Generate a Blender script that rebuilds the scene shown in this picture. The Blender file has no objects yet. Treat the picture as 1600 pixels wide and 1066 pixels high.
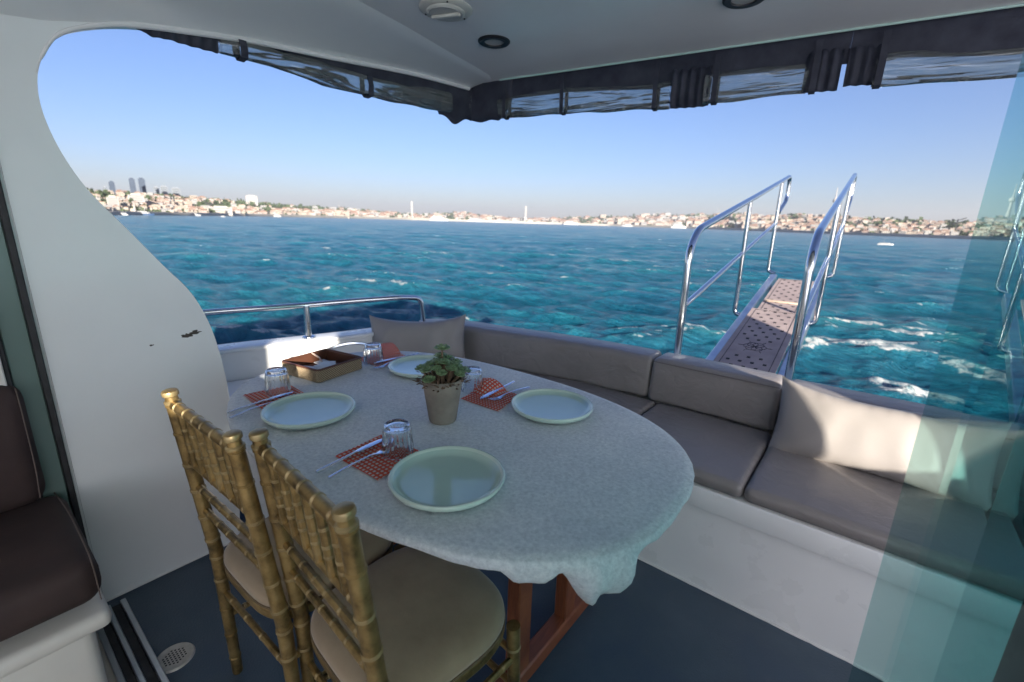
import bpy, bmesh, math, random
import numpy as np
from mathutils import Vector, Matrix, noise as mnoise
# ---------------------------------------------------------------- camera
S = bpy.context.scene
YAW, PITCH, ROLL = math.radians(38.2), math.radians(14.62), math.radians(1.776)
CAM = Vector((0, 0, 1.33))
_fw = Vector((-math.sin(YAW)*math.cos(PITCH), math.cos(YAW)*math.cos(PITCH), -math.sin(PITCH)))
_r = Vector((math.cos(YAW), math.sin(YAW), 0)); _u = _r.cross(_fw)
_R = _r*math.cos(ROLL)+_u*math.sin(ROLL); _U = -_r*math.sin(ROLL)+_u*math.cos(ROLL)
cd = bpy.data.cameras.new('camera'); cam = bpy.data.objects.new('camera', cd); S.collection.objects.link(cam)
cam.matrix_world = Matrix(((_R.x, _U.x, -_fw.x, CAM.x), (_R.y, _U.y, -_fw.y, CAM.y), (_R.z, _U.z, -_fw.z, CAM.z), (0, 0, 0, 1)))
cd.lens = 16.0; cd.sensor_width = 36; cd.clip_start = .02; cd.clip_end = 60000
cd.dof.use_dof = True; cd.dof.focus_distance = 1.35; cd.dof.aperture_fstop = 3.2
S.camera = cam
# ---------------------------------------------------------------- light
SUN = Vector((.80, -.60, .235)).normalized()
w = bpy.data.worlds.new('World'); S.world = w; w.use_nodes = True
wn = w.node_tree
sk = wn.nodes.new('ShaderNodeTexSky'); sk.sky_type = 'NISHITA'; sk.sun_disc = False
sk.sun_elevation = math.asin(SUN.z); sk.sun_rotation = math.atan2(SUN.x, SUN.y)
sk.air_density = 1.1; sk.dust_density = .4; sk.ozone_density = 4.0; sk.altitude = 0
_wt = wn.nodes.new('ShaderNodeMix'); _wt.data_type = 'RGBA'; _wt.blend_type = 'MULTIPLY'; _wt.inputs[0].default_value = 1; _wt.inputs[7].default_value = (.92, .86, 1.10, 1)
wn.links.new(sk.outputs[0], _wt.inputs[6]); wn.links.new(_wt.outputs[2], wn.nodes['Background'].inputs[0]); wn.nodes['Background'].inputs[1].default_value = .05
sl = bpy.data.lights.new('sun', 'SUN'); sl.energy = 4.7; sl.angle = math.radians(.5); sl.color = (1, .92, .80)
so = bpy.data.objects.new('sun', sl); S.collection.objects.link(so)
so.rotation_mode = 'QUATERNION'; so.rotation_quaternion = SUN.to_track_quat('Z', 'Y'); so.location = (20, -10, 30)
S.view_settings.view_transform = 'Standard'; S.view_settings.look = 'None'
S.view_settings.exposure = 1.78; S.view_settings.gamma = 1
S.cycles.max_bounces = 10; S.cycles.transparent_max_bounces = 16
random.seed(7); rng = np.random.default_rng(7)
PI = math.pi; R = math.radians
# ---------------------------------------------------------------- materials
MATS = {}
def mat(name, col=(.8, .8, .8), rough=.5, metal=0, **kw):
    m = bpy.data.materials.new(name); m.use_nodes = True
    b = m.node_tree.nodes['Principled BSDF']
    b.inputs['Base Color'].default_value = (*col, 1); b.inputs['Roughness'].default_value = rough; b.inputs['Metallic'].default_value = metal
    for k, v in kw.items(): b.inputs[k.replace('_', ' ')].default_value = v
    MATS[name] = m; return m
def N(m, t, **kw):
    n = m.node_tree.nodes.new(t)
    for k, v in kw.items():
        if k in n.inputs: n.inputs[k].default_value = v
        else: setattr(n, k, v)
    return n
def L(m, a, b): m.node_tree.links.new(a, b)
def coords(m, scale=(1, 1, 1), kind='Object', rot=(0, 0, 0)):
    tc = N(m, 'ShaderNodeTexCoord'); mp = N(m, 'ShaderNodeMapping')
    mp.inputs['Scale'].default_value = scale; mp.inputs['Rotation'].default_value = rot
    L(m, tc.outputs[kind], mp.inputs[0]); return mp.outputs[0]
def noise(m, scale, detail=4, rough=.55, vec=None, dist=0):
    n = N(m, 'ShaderNodeTexNoise'); n.inputs['Scale'].default_value = scale; n.inputs['Detail'].default_value = detail
    n.inputs['Roughness'].default_value = rough; n.inputs['Distortion'].default_value = dist
    L(m, vec if vec else coords(m), n.inputs['Vector']); return n.outputs['Fac']
def ramp(m, fac, stops):
    r = N(m, 'ShaderNodeValToRGB'); e = r.color_ramp.elements
    while len(e) < len(stops): e.new(.5)
    for i, (p, c) in enumerate(stops): e[i].position = p; e[i].color = (*c, 1)
    L(m, fac, r.inputs[0]); return r.outputs[0]
def P(m): return m.node_tree.nodes['Principled BSDF']
def base(m, c): L(m, c, P(m).inputs['Base Color'])
def roughv(m, fac, a, b):
    r = N(m, 'ShaderNodeMapRange'); r.inputs['To Min'].default_value = a; r.inputs['To Max'].default_value = b
    L(m, fac, r.inputs['Value']); L(m, r.outputs[0], P(m).inputs['Roughness'])
def bump(m, fac, strength=.3, dist=.01, prev=None):
    b = N(m, 'ShaderNodeBump'); b.inputs['Strength'].default_value = strength; b.inputs['Distance'].default_value = dist
    L(m, fac, b.inputs['Height'])
    if prev: L(m, prev, b.inputs['Normal'])
    L(m, b.outputs[0], P(m).inputs['Normal']); return b.outputs[0]
def mottled(name, c1, c2, scale, rough=.5, metal=0, bs=.1, bd=.002, bscale=None, lo=.3, hi=.7, **kw):
    m = mat(name, c1, rough, metal, **kw)
    f = noise(m, scale, 6); base(m, ramp(m, f, [(lo, c1), (hi, c2)]))
    bump(m, noise(m, bscale or scale*3, 5), bs, bd); return m
gel = mottled('white_gelcoat', (.74, .745, .735), (.80, .80, .785), 3.0, .28, bs=.25, bd=.004, bscale=5)
roughv(gel, noise(gel, 9, 5), .2, .38)
gelc = mottled('ceiling_gelcoat', (.73, .73, .715), (.80, .79, .77), 2.5, .16, bs=.35, bd=.006, bscale=3)
gelc2 = mottled('worn_gelcoat', (.72, .74, .73), (.79, .80, .785), 2.2, .22, bs=.35, bd=.006, bscale=4, Coat_Weight=.4, Coat_Roughness=.12)
dark_paint = mottled('chipped_bare_patch', (.03, .028, .025), (.09, .075, .06), 60, .7)
deckm = mottled('deck_paint', (.030, .062, .098), (.042, .078, .115), 5, .38, bs=.8, bd=.0022, bscale=160)
_f = noise(deckm, 95, 2); _v = ramp(deckm, _f, [(.76, (.036, .068, .105)), (.80, (.25, .27, .28))])
_mx = N(deckm, 'ShaderNodeMix', data_type='RGBA', blend_type='LIGHTEN'); _mx.inputs[0].default_value = 1
L(deckm, ramp(deckm, noise(deckm, 4, 6), [(.3, (.036, .062, .092)), (.7, (.058, .088, .122))]), _mx.inputs[6]); L(deckm, _v, _mx.inputs[7]); base(deckm, _mx.outputs[2])
vinyl = mottled('taupe_vinyl', (.205, .185, .178), (.245, .222, .213), 4, .38, bs=.12, bd=.0012, bscale=220)
bump(vinyl, noise(vinyl, 9, 4, dist=1.5), .55, .012, bump(vinyl, noise(vinyl, 260, 3), .15, .001))
vinyl2 = mottled('pillow_vinyl', (.265, .24, .225), (.30, .275, .255), 4, .45, bs=.15, bd=.0015, bscale=160)
brown = mottled('brown_upholstery', (.030, .018, .016), (.048, .028, .025), 8, .75, bs=.3, bd=.001, bscale=300)
thread = mat('stitching', (.12, .09, .075), .8)
cream = mottled('saloon_panel', (.62, .60, .55), (.68, .66, .60), 5, .4)
grey_green = mat('jamb_glass_strip', (.14, .20, .18), .2)
rubber = mottled('rubber_seal', (.012, .012, .013), (.03, .03, .032), 20, .6)
black_fab = mottled('dark_canvas', (.022, .025, .040), (.048, .052, .072), 14, .85, bs=.6, bd=.006, bscale=22)
steel = mat('polished_steel', (.66, .68, .70), .09, 1); roughv(steel, noise(steel, 12, 4), .05, .2)
steel2 = mottled('brushed_aluminium', (.52, .56, .62), (.70, .72, .76), 9, .33, 1, bs=.2, bd=.001, bscale=40)
tread = mottled('worn_brown_tread', (.30, .235, .225), (.40, .32, .30), 7, .7, bs=.2, bd=.001, bscale=120)
holem = mat('tread_slot_dark', (.02, .02, .025), .8)
wood = mat('red_brown_wood', (.2, .06, .025), .42)
_v = coords(wood, (30, 3, 3)); base(wood, ramp(wood, noise(wood, 3, 6, vec=_v, dist=1.2), [(.3, (.14, .038, .018)), (.7, (.27, .085, .038))])); bump(wood, noise(wood, 4, 5, vec=_v), .2, .002)
cloth = mat('marbled_grey_cloth', (.4, .42, .42), .82, Sheen_Weight=.25)
_a = noise(cloth, 105, 8, .8); _b = noise(cloth, 5, 4)
_c1 = ramp(cloth, _a, [(.32, (.42, .45, .49)), (.5, (.60, .63, .67)), (.66, (.76, .78, .80))])
_mx = N(cloth, 'ShaderNodeMix', data_type='RGBA', blend_type='MULTIPLY'); _mx.inputs[0].default_value = 1
L(cloth, _c1, _mx.inputs[6]); L(cloth, ramp(cloth, _b, [(.3, (.82, .84, .86)), (.7, (1, 1, .97))]), _mx.inputs[7]); base(cloth, _mx.outputs[2])
bump(cloth, noise(cloth, 6, 4, dist=1.2), .5, .008, bump(cloth, noise(cloth, 150, 6, .75), .8, .0022))
glaze = mottled('celadon_glaze', (.40, .54, .49), (.46, .60, .53), 6, .07, Coat_Weight=.5)
glaze2 = mottled('pale_rim_glaze', (.50, .61, .54), (.55, .65, .57), 12, .12, Coat_Weight=.4)
concrete = mottled('clay_pot', (.20, .165, .135), (.30, .255, .21), 22, .85, bs=.5, bd=.002, bscale=60)
soil = mottled('potting_soil', (.03, .02, .013), (.08, .05, .03), 90, .95, bs=1, bd=.004)
leafm = mottled('succulent_leaf', (.10, .16, .075), (.24, .33, .17), 60, .45)
leafb = mottled('brown_old_leaf', (.13, .075, .05), (.19, .12, .07), 60, .7)
gold = mat('worn_gold_paint', (.35, .22, .07), .34, .7)
_a = noise(gold, 18, 7, .65); base(gold, ramp(gold, _a, [(.3, (.06, .044, .022)), (.44, (.23, .155, .06)), (.6, (.36, .25, .10)), (.8, (.48, .36, .18))]))
roughv(gold, _a, .5, .26); bump(gold, noise(gold, 70, 4), .25, .001)
goldl = mottled('gold_ring_paint', (.22, .16, .075), (.44, .34, .17), 30, .36, .6, bs=.2, bd=.0008)
seatm = mottled('tan_velvet', (.21, .155, .095), (.33, .255, .165), 7, .9, bs=.3, bd=.002, bscale=60, Sheen_Weight=.3)
welt = mat('seat_welt', (.12, .085, .045), .8)
wicker = mat('seagrass_rope', (.3, .22, .13), .8)
_v = coords(wicker, (1, 1, 1)); _wv = N(wicker, 'ShaderNodeTexWave', bands_direction='DIAGONAL'); _wv.inputs['Scale'].default_value = 70; _wv.inputs['Distortion'].default_value = 1.5; L(wicker, _v, _wv.inputs[0])
base(wicker, ramp(wicker, _wv.outputs['Fac'], [(.2, (.13, .085, .045)), (.8, (.42, .33, .21))])); bump(wicker, _wv.outputs['Fac'], .6, .002)
basket_in = mat('brown_basket_lining', (.09, .035, .02), .45)
paper = mat('white_paper_packet', (.62, .66, .70), .5)
cutlery = mat('cutlery_steel', (.66, .68, .72), .16, 1)
lampw = mat('lamp_diffuser', (.42, .41, .38), .4)
ventm = mottled('white_vent_plastic', (.56, .54, .48), (.62, .60, .54), 8, .4)
blackp = mat('black_plastic', (.015, .015, .017), .4)
nap = mat('checked_paper_napkin', (.7, .1, .05), .85)
_sv = N(nap, 'ShaderNodeSeparateXYZ'); L(nap, coords(nap, (80, 80, 80)), _sv.inputs[0])
_pr = []
for i in (0, 1):
    fr = N(nap, 'ShaderNodeMath', operation='FRACT'); L(nap, _sv.outputs[i], fr.inputs[0])
    pp = N(nap, 'ShaderNodeMath', operation='PINGPONG'); pp.inputs[1].default_value = .5; L(nap, fr.outputs[0], pp.inputs[0]); _pr.append(pp)
_mn = N(nap, 'ShaderNodeMath', operation='MINIMUM'); L(nap, _pr[0].outputs[0], _mn.inputs[0]); L(nap, _pr[1].outputs[0], _mn.inputs[1])
base(nap, ramp(nap, _mn.outputs[0], [(.215, (.88, .15, .08)), (.26, (.92, .86, .80))]))
def glassmat(name, col, rough=0.0, ior=1.45):
    m = mat(name, col, rough, 0); P(m).inputs['Transmission Weight'].default_value = 1; P(m).inputs['IOR'].default_value = ior; return m
tumbler_glass = glassmat('clear_tumbler_glass', (.93, .96, .98))
canvas = bpy.data.materials.new('added_diffuser_canvas'); canvas.use_nodes = True; MATS['canvas'] = canvas  # translucent sheet material for the unseen sheets added to spread sunlight
_nt = canvas.node_tree; _nt.nodes.remove(_nt.nodes['Principled BSDF']); _d = N(canvas, 'ShaderNodeBsdfDiffuse'); _d.inputs[0].default_value = (.8, .8, .8, 1)
_t = N(canvas, 'ShaderNodeBsdfTranslucent'); _t.inputs[0].default_value = (.80, .85, 1.0, 1); _m = N(canvas, 'ShaderNodeMixShader'); _m.inputs[0].default_value = .9
L(canvas, _d.outputs[0], _m.inputs[1]); L(canvas, _t.outputs[0], _m.inputs[2]); L(canvas, _m.outputs[0], _nt.nodes['Material Output'].inputs[0])
# thin sheet glass: tint by transparency plus mirror by Fresnel
def sheet(name, tint, ior, rough, gcol=(1, 1, 1), bumps=None, film=None):
    m = bpy.data.materials.new(name); m.use_nodes = True; nt = m.node_tree; nt.nodes.remove(P(m))
    out = nt.nodes['Material Output']; t = N(m, 'ShaderNodeBsdfTransparent'); t.inputs[0].default_value = (*tint, 1)
    g = N(m, 'ShaderNodeBsdfGlossy'); g.inputs['Roughness'].default_value = rough; g.inputs[0].default_value = (*gcol, 1)
    fr = N(m, 'ShaderNodeFresnel'); fr.inputs[0].default_value = ior
    mx = N(m, 'ShaderNodeMixShader'); L(m, fr.outputs[0], mx.inputs[0])
    src = t.outputs[0]
    if film:
        d = N(m, 'ShaderNodeBsdfDiffuse'); d.inputs[0].default_value = (*film[0], 1); m2 = N(m, 'ShaderNodeMixShader'); m2.inputs[0].default_value = film[1]
        L(m, t.outputs[0], m2.inputs[1]); L(m, d.outputs[0], m2.inputs[2]); src = m2.outputs[0]
    L(m, src, mx.inputs[1]); L(m, g.outputs[0], mx.inputs[2]); L(m, mx.outputs[0], out.inputs[0])
    if bumps:
        b = N(m, 'ShaderNodeBump'); b.inputs['Strength'].default_value = bumps[1]; b.inputs['Distance'].default_value = bumps[2]
        L(m, noise(m, bumps[0], 3, vec=coords(m, bumps[3]), dist=1.0), b.inputs['Height']); L(m, b.outputs[0], g.inputs['Normal']); L(m, b.outputs[0], fr.inputs['Normal'])
    return m
door_glass = sheet('green_tinted_glass', (.42, .68, .65), 1.14, .0, (.7, .9, .9), film=((.01, .09, .09), .14))
door_glass2 = sheet('pale_tinted_glass', (.62, .82, .79), 1.08, .0, (.75, .95, .97), film=((.01, .09, .09), .12))
clear_vinyl = sheet('clear_window_vinyl', (.70, .75, .75), 1.7, .03, (.95, .98, 1), bumps=(1.1, .7, .12, (1, 1, 7)), film=((.50, .52, .49), .22))
# ---------------------------------------------------------------- mesh helpers
def link(name, me, m=None, parent=None, smooth=True, angle=40):
    o = bpy.data.objects.new(name, me); S.collection.objects.link(o)
    if m:
        for q in (m if isinstance(m, (list, tuple)) else [m]): me.materials.append(q)
    if parent: o.parent = parent
    if smooth and len(me.polygons): me.shade_smooth(); me.set_sharp_from_angle(angle=R(angle))
    return o
def obj(name, bm, m, parent=None, smooth=True, angle=40):
    bmesh.ops.recalc_face_normals(bm, faces=bm.faces)
    me = bpy.data.meshes.new(name); bm.to_mesh(me); bm.free(); return link(name, me, m, parent, smooth, angle)
def tag(o, label=None, cat=None, group=None, kind=None):
    if label: o['label'] = label
    if cat: o['category'] = cat
    if group: o['group'] = group
    if kind: o['kind'] = kind
    return o
def thing(name, label, cat, loc=(0, 0, 0), rz=0, group=None):
    o = bpy.data.objects.new(name, None); S.collection.objects.link(o); o.location = loc; o.rotation_euler = (0, 0, rz); o.empty_display_size = .1
    return tag(o, label, cat, group)
def dup(o, parent=None):
    c = o.copy(); S.collection.objects.link(c)
    if parent: c.parent = parent; c.matrix_parent_inverse = o.matrix_parent_inverse.copy()
    for ch in list(o.children): dup(ch, c)
    return c
def box(bm, c, s, r=0, seg=2, rot=None):
    g = bmesh.ops.create_cube(bm, size=1)['verts']; M = Matrix.Diagonal((*s, 1))
    bmesh.ops.transform(bm, matrix=M, verts=g)
    if r:
        ed = list({e for v in g for e in v.link_edges}); res = bmesh.ops.bevel(bm, geom=ed, offset=r, segments=seg, profile=.5, affect='EDGES')
        g = [v for v in bm.verts if v.is_valid and v in set(res['verts'])] or g
        g = list({v for f in res['faces'] for v in f.verts} | {v for v in g if v.is_valid})
    T = Matrix.Translation(c)
    if rot is not None: T = T @ rot
    bmesh.ops.transform(bm, matrix=T, verts=g)
def tube(bm, pts, r, n=10, caps=True, closed=False):
    pts = [Vector(p) for p in pts]; k = len(pts); rs = r if isinstance(r, (list, tuple)) else [r]*k
    rings = []; prev = None
    for i in range(k):
        a = pts[(i-1) % k] if (i > 0 or closed) else pts[0]; b = pts[(i+1) % k] if (i < k-1 or closed) else pts[-1]
        t = (b-a).normalized()
        if prev is None: x = t.orthogonal().normalized()
        else:
            x = prev - t*prev.dot(t); x = x.normalized() if x.length > 1e-6 else t.orthogonal().normalized()
        prev = x; y = t.cross(x)
        rings.append([bm.verts.new(pts[i]+(x*math.cos(2*PI*j/n)+y*math.sin(2*PI*j/n))*rs[i]) for j in range(n)])
    for i in range(k if closed else k-1):
        A, B = rings[i], rings[(i+1) % k]
        for j in range(n): bm.faces.new((A[j], A[(j+1) % n], B[(j+1) % n], B[j]))
    if caps and not closed: bm.faces.new(rings[0][::-1]); bm.faces.new(rings[-1])
def bend(pts, rad=.05, n=6):
    P_ = [Vector(p) for p in pts]; out = [P_[0]]
    for i in range(1, len(P_)-1):
        a, b, c = P_[i-1], P_[i], P_[i+1]; r1 = min(rad, (b-a).length*.45, (c-b).length*.45)
        s, e = b+(a-b).normalized()*r1, b+(c-b).normalized()*r1
        for k in range(n+1):
            t = k/n; out.append((1-t)**2*s+2*t*(1-t)*b+t*t*e)
    out.append(P_[-1]); return out
def lathe(bm, prof, n=32, M=None, closed_top=True, mi=None):
    rings = []
    for r, z in prof:
        if r < 1e-6: rings.append([bm.verts.new((0, 0, z))])
        else: rings.append([bm.verts.new((r*math.cos(2*PI*j/n), r*math.sin(2*PI*j/n), z)) for j in range(n)])
    for si, (A, B) in enumerate(zip(rings, rings[1:])):
        for j in range(n):
            if len(A) == 1 and len(B) == 1: continue
            if len(A) == 1: f = bm.faces.new((A[0], B[(j+1) % n], B[j]))
            elif len(B) == 1: f = bm.faces.new((A[j], A[(j+1) % n], B[0]))
            else: f = bm.faces.new((A[j], A[(j+1) % n], B[(j+1) % n], B[j]))
            if mi: f.material_index = mi(prof[si][0], prof[si+1][0])
    if M: bmesh.ops.transform(bm, matrix=M, verts=[v for r in rings for v in r])
def prism(bm, poly, axis, a, b):
    """poly in the two other axes, extruded along axis from a to b"""
    def mk(p, d):
        return {'x': (d, p[0], p[1]), 'y': (p[0], d, p[1]), 'z': (p[0], p[1], d)}[axis]
    A = [bm.verts.new(mk(p, a)) for p in poly]; B = [bm.verts.new(mk(p, b)) for p in poly]; n = len(poly)
    bm.faces.new(A); bm.faces.new(B[::-1])
    for i in range(n): bm.faces.new((A[i], A[(i+1) % n], B[(i+1) % n], B[i]))
def loft(bm, secs, cap=True, closed=True):
    rings = [[bm.verts.new(p) for p in s] for s in secs]; n = len(rings[0])
    for A, B in zip(rings, rings[1:]):
        for j in range(n if closed else n-1): bm.faces.new((A[j], A[(j+1) % n], B[(j+1) % n], B[j]))
    if cap and closed: bm.faces.new(rings[0][::-1]); bm.faces.new(rings[-1])
    return rings
def rrect(w_, h_, r, n=5):
    out = []
    for cx, cy, a0 in ((w_/2-r, h_/2-r, 0), (-w_/2+r, h_/2-r, 90), (-w_/2+r, -h_/2+r, 180), (w_/2-r, -h_/2+r, 270)):
        for k in range(n+1):
            a = R(a0+90*k/n); out.append((cx+r*math.cos(a), cy+r*math.sin(a)))
    return out
def smooth_path(pts, n=8):
    p = [Vector(q) for q in pts]; out = []
    for i in range(len(p)-1):
        a, b, c, d = p[max(i-1, 0)], p[i], p[i+1], p[min(i+2, len(p)-1)]
        for k in range(n):
            t = k/n; out.append(.5*((2*b)+(-a+c)*t+(2*a-5*b+4*c-d)*t*t+(-a+3*b-3*c+d)*t**3))
    out.append(p[-1]); return out
def cushion(name, path, wd, ht, r, m, parent=None, puff=.012, seed=0, lean=0):
    """padded bar: rounded rectangle swept along a horizontal path (z = centre)"""
    pts = smooth_path(path, 10) if len(path) > 2 else [Vector(path[0]).lerp(Vector(path[1]), k/16) for k in range(17)]
    L_ = sum((b-a).length for a, b in zip(pts, pts[1:])); s = 0; secs = []; stations = []
    def stn(p, t): stations.append((p, t))
    for i, p in enumerate(pts):
        t = (pts[min(i+1, len(pts)-1)]-pts[max(i-1, 0)]).normalized(); stn(p, t)
    # rounded ends
    e = []
    p0, t0 = stations[0]; p1, t1 = stations[-1]
    for k in range(5):
        a = R(90*k/4); e.append((p0+t0*(r-r*math.sin(a)) , t0, r-r*math.cos(a) if False else r*(1-math.sin(R(90*k/4)))))
    front = [(p0+t0*(r*(1-math.cos(R(90*k/4)))), t0, r*(1-math.sin(R(90*k/4)))) for k in range(5)]
    back = [(p1-t1*(r*(1-math.cos(R(90*k/4)))), t1, r*(1-math.sin(R(90*k/4)))) for k in range(4, -1, -1)]
    mid = [(p, t, 0) for (p, t) in stations if (p-p0).length > r*1.3 and (p-p1).length > r*1.3]
    bm = bmesh.new(); seq = front+mid+back; n = len(seq)
    for i, (p, t, ins) in enumerate(seq):
        sd = Vector((-t.y, t.x, 0)).normalized(); u = i/(n-1); pf = puff*(1-(2*u-1)**4)
        sec = []
        for x, z in rrect(max(wd-2*ins, .01), max(ht-2*ins, .01), max(r-ins, .004), 5):
            zz = z+ (pf*(1-(2*x/wd)**2) if z > 0 else 0); xx = x+math.copysign(pf*.5*(1-(2*z/ht)**2), x)
            q = p+sd*xx+Vector((0, 0, zz)); q += sd*lean*z
            nz = mnoise.noise((q*6)+Vector((seed*7, 0, 0)))*.0035; q += Vector((nz, nz*.6, nz))
            sec.append(q)
        secs.append(sec)
    loft(bm, secs); o = obj(name, bm, m, parent, angle=60); return o
def pillow(name, w_, h_, t_, M, m, seed=1):
    bm = bmesh.new(); n = 36; top = {}; bot = {}
    for i in range(n+1):
        for j in range(n+1):
            u, v = -1+2*i/n, -1+2*j/n
            # pinched sides, pointed corners
            x = u*w_/2*(1-.055*(1-v*v)*abs(u)**1.5 ); y = v*h_/2*(1-.26*(1-u*u)**.8*abs(v)**1.5)
            k = max(0, (1-abs(u)**2.6))**.55*max(0, (1-abs(v)**2.6))**.55
            wr = mnoise.noise(Vector((u*3.2+seed, v*1.3, seed)))*.010*k**.5+mnoise.noise(Vector((u*9+seed*3, v*2.2, 1)))*.007*(1-abs(k))*(k > 0)
            edge = math.sin(u*34+2*mnoise.noise(Vector((u*4, v*2, seed))))*.004*abs(v)**5*min(1, k*3)
            z = t_/2*k+wr+edge; top[i, j] = bm.verts.new((x, y, z)); 
            bot[i, j] = top[i, j] if i in (0, n) or j in (0, n) else bm.verts.new((x, y, -t_/2*k+wr*.3))
    for i in range(n):
        for j in range(n):
            bm.faces.new((top[i, j], top[i+1, j], top[i+1, j+1], top[i, j+1])); bm.faces.new((bot[i, j+1], bot[i+1, j+1], bot[i+1, j], bot[i, j]))
    bmesh.ops.transform(bm, matrix=M, verts=bm.verts); return obj(name, bm, m, angle=70)
def at_dir(bm_fn): pass
def align(p0, p1):
    p0, p1 = Vector(p0), Vector(p1); return Matrix.Translation(p0) @ (p1-p0).to_track_quat('Z', 'Y').to_matrix().to_4x4()
# ================================================================ SETTING: sea
SEA = -2.67
def build_sea():
    az = np.concatenate([np.radians(np.arange(-180, -104, 4)), np.radians(np.arange(-104, 34, .26)), np.radians(np.arange(34, 180, 4))])
    rad = 3.0*np.exp(np.linspace(0, math.log(9000/3.0), 900)); rad = np.concatenate([[0.01], rad])
    A, Rr = np.meshgrid(az, rad); X = Rr*np.sin(A); Y = Rr*np.cos(A); Zz = np.zeros_like(X); DX = np.zeros_like(X); DY = np.zeros_like(X)
    sp = np.maximum(Rr*.0106, Rr*.0045)*1.0
    wind = math.radians(-38+14)   # waves travel towards/away along the view
    for i in range(90):
        lam = .55*1.055**i if i < 70 else rng.uniform(3, 26)
        k = 2*PI/lam; th = wind+rng.normal(0, .62); amp = .0150*lam**.55*rng.uniform(.4, 1.3)*(1 if lam < 4.5 else .45)
        ph = rng.uniform(0, 2*PI); kx, ky = k*math.sin(th), k*math.cos(th)
        att = np.clip((lam/sp-2.2)/2, 0, 1); arg = kx*X+ky*Y+ph
        Zz += amp*np.cos(arg)*att; DX -= 1.0*amp*math.sin(th)*np.sin(arg)*att; DY -= 1.0*amp*math.cos(th)*np.sin(arg)*att
    fo = np.zeros_like(X)
    hz = Zz/(Zz[(Rr > 10) & (Rr < 60)].std()+1e-6)
    # scattered whitecaps on high crests, and the churned water off the stern
    inside = (A > math.radians(-92)) & (A < math.radians(20)) & (Rr > 12) & (Rr < 700) & (hz > 1.3)
    ii = np.argwhere(inside); pick = ii[rng.integers(0, len(ii), 1100)]
    caps = [(X[a, b], Y[a, b]) for a, b in pick]
    for cx, cy in caps:
        d = math.hypot(cx, cy); s = rng.uniform(.25, .8)*(.28+.0065*d); ca, sa = math.cos(wind), math.sin(wind)
        m = (np.abs(X-cx) < 6*s) & (np.abs(Y-cy) < 6*s)
        dx, dy = X[m]-cx, Y[m]-cy; al = dx*ca-dy*sa; ac = dx*sa+dy*ca
        fo[m] += 1.1*np.exp(-(al/(1.15*s))**2-(ac/(.5*s))**2)
    for cx, cy, sx, sy, a in ((.3, 16.2, 2.0, 1.2, .75), (1.0, 20.0, 1.2, .7, .5), (-.6, 20.5, 1.6, .9, .8), (2.0, 15.0, 1.6, 1.0, .8), (-.2, 13.5, 2.4, 1.2, .5), (-13.5, 21, .9, .35, .9), (-8.4, 20.5, .8, .3, .8), (-16.5, 22, .8, .3, .7), (.4, 25, 1.5, .9, .45),
                              (-55, 49.5, 2.2, .8, 1.2), (-55, 31.6, 2.2, .8, 1.1), (-4.3, 11, 1.3, .8, .55)):
        fo += a*np.exp(-((X-cx)/sx)**2-((Y-cy)/sy)**2)
    fo = np.minimum(fo*np.clip(.5+.3*hz, .1, 1.2), .62)
    me = bpy.data.meshes.new('sea'); nr, na = X.shape
    co = np.stack([X+DX, Y+DY, Zz+SEA], -1).reshape(-1, 3).astype(np.float32)
    idx = np.arange(nr*na).reshape(nr, na); nx = np.roll(idx, -1, 1)
    q = np.stack([idx[:-1], nx[:-1], nx[1:], idx[1:]], -1).reshape(-1, 4)[:, ::-1]
    me.vertices.add(len(co)); me.vertices.foreach_set('co', co.ravel()); me.loops.add(q.size); me.loops.foreach_set('vertex_index', q.ravel().astype(np.int32))
    me.polygons.add(len(q)); me.polygons.foreach_set('loop_start', np.arange(0, q.size, 4, dtype=np.int32)); me.polygons.foreach_set('loop_total', np.full(len(q), 4, dtype=np.int32))
    me.update(); at = me.attributes.new('foam', 'FLOAT', 'POINT'); at.data.foreach_set('value', fo.ravel().astype(np.float32))
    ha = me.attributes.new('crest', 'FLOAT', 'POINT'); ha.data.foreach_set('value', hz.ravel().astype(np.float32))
    m = mat('sea_water', (0, .07, .1), .12, IOR=1.33, Specular_IOR_Level=.30)
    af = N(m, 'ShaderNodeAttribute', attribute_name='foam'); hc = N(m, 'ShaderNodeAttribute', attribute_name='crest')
    g = coords(m); n1 = noise(m, 4.5, 12, .80, g, .4); n2 = noise(m, .06, 5, .6, g)
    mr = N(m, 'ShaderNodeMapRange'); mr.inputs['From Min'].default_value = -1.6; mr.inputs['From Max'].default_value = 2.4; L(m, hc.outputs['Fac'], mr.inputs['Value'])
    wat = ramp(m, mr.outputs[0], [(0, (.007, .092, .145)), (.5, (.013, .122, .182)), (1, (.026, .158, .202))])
    var = ramp(m, n2, [(.3, (.75, .85, .95)), (.7, (1.1, 1.1, 1.0))])
    mm = N(m, 'ShaderNodeMix', data_type='RGBA', blend_type='MULTIPLY'); mm.inputs[0].default_value = 1; fs = noise(m, 1.1, 10, .74, coords(m, (.55, 1.25, 1), rot=(0, 0, -R(-24))), .6)
    m0 = N(m, 'ShaderNodeMix', data_type='RGBA', blend_type='MULTIPLY'); m0.inputs[0].default_value = 1; L(m, wat, m0.inputs[6]); L(m, ramp(m, fs, [(.34, (.60, .72, .77)), (.5, (1, 1, 1)), (.66, (2.0, 1.4, 1.28))]), m0.inputs[7])
    L(m, m0.outputs[2], mm.inputs[6]); L(m, var, mm.inputs[7])
    # foam = patches broken up by noise
    a1 = N(m, 'ShaderNodeMath', operation='ADD'); L(m, n1, a1.inputs[0]); L(m, af.outputs['Fac'], a1.inputs[1])
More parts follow.
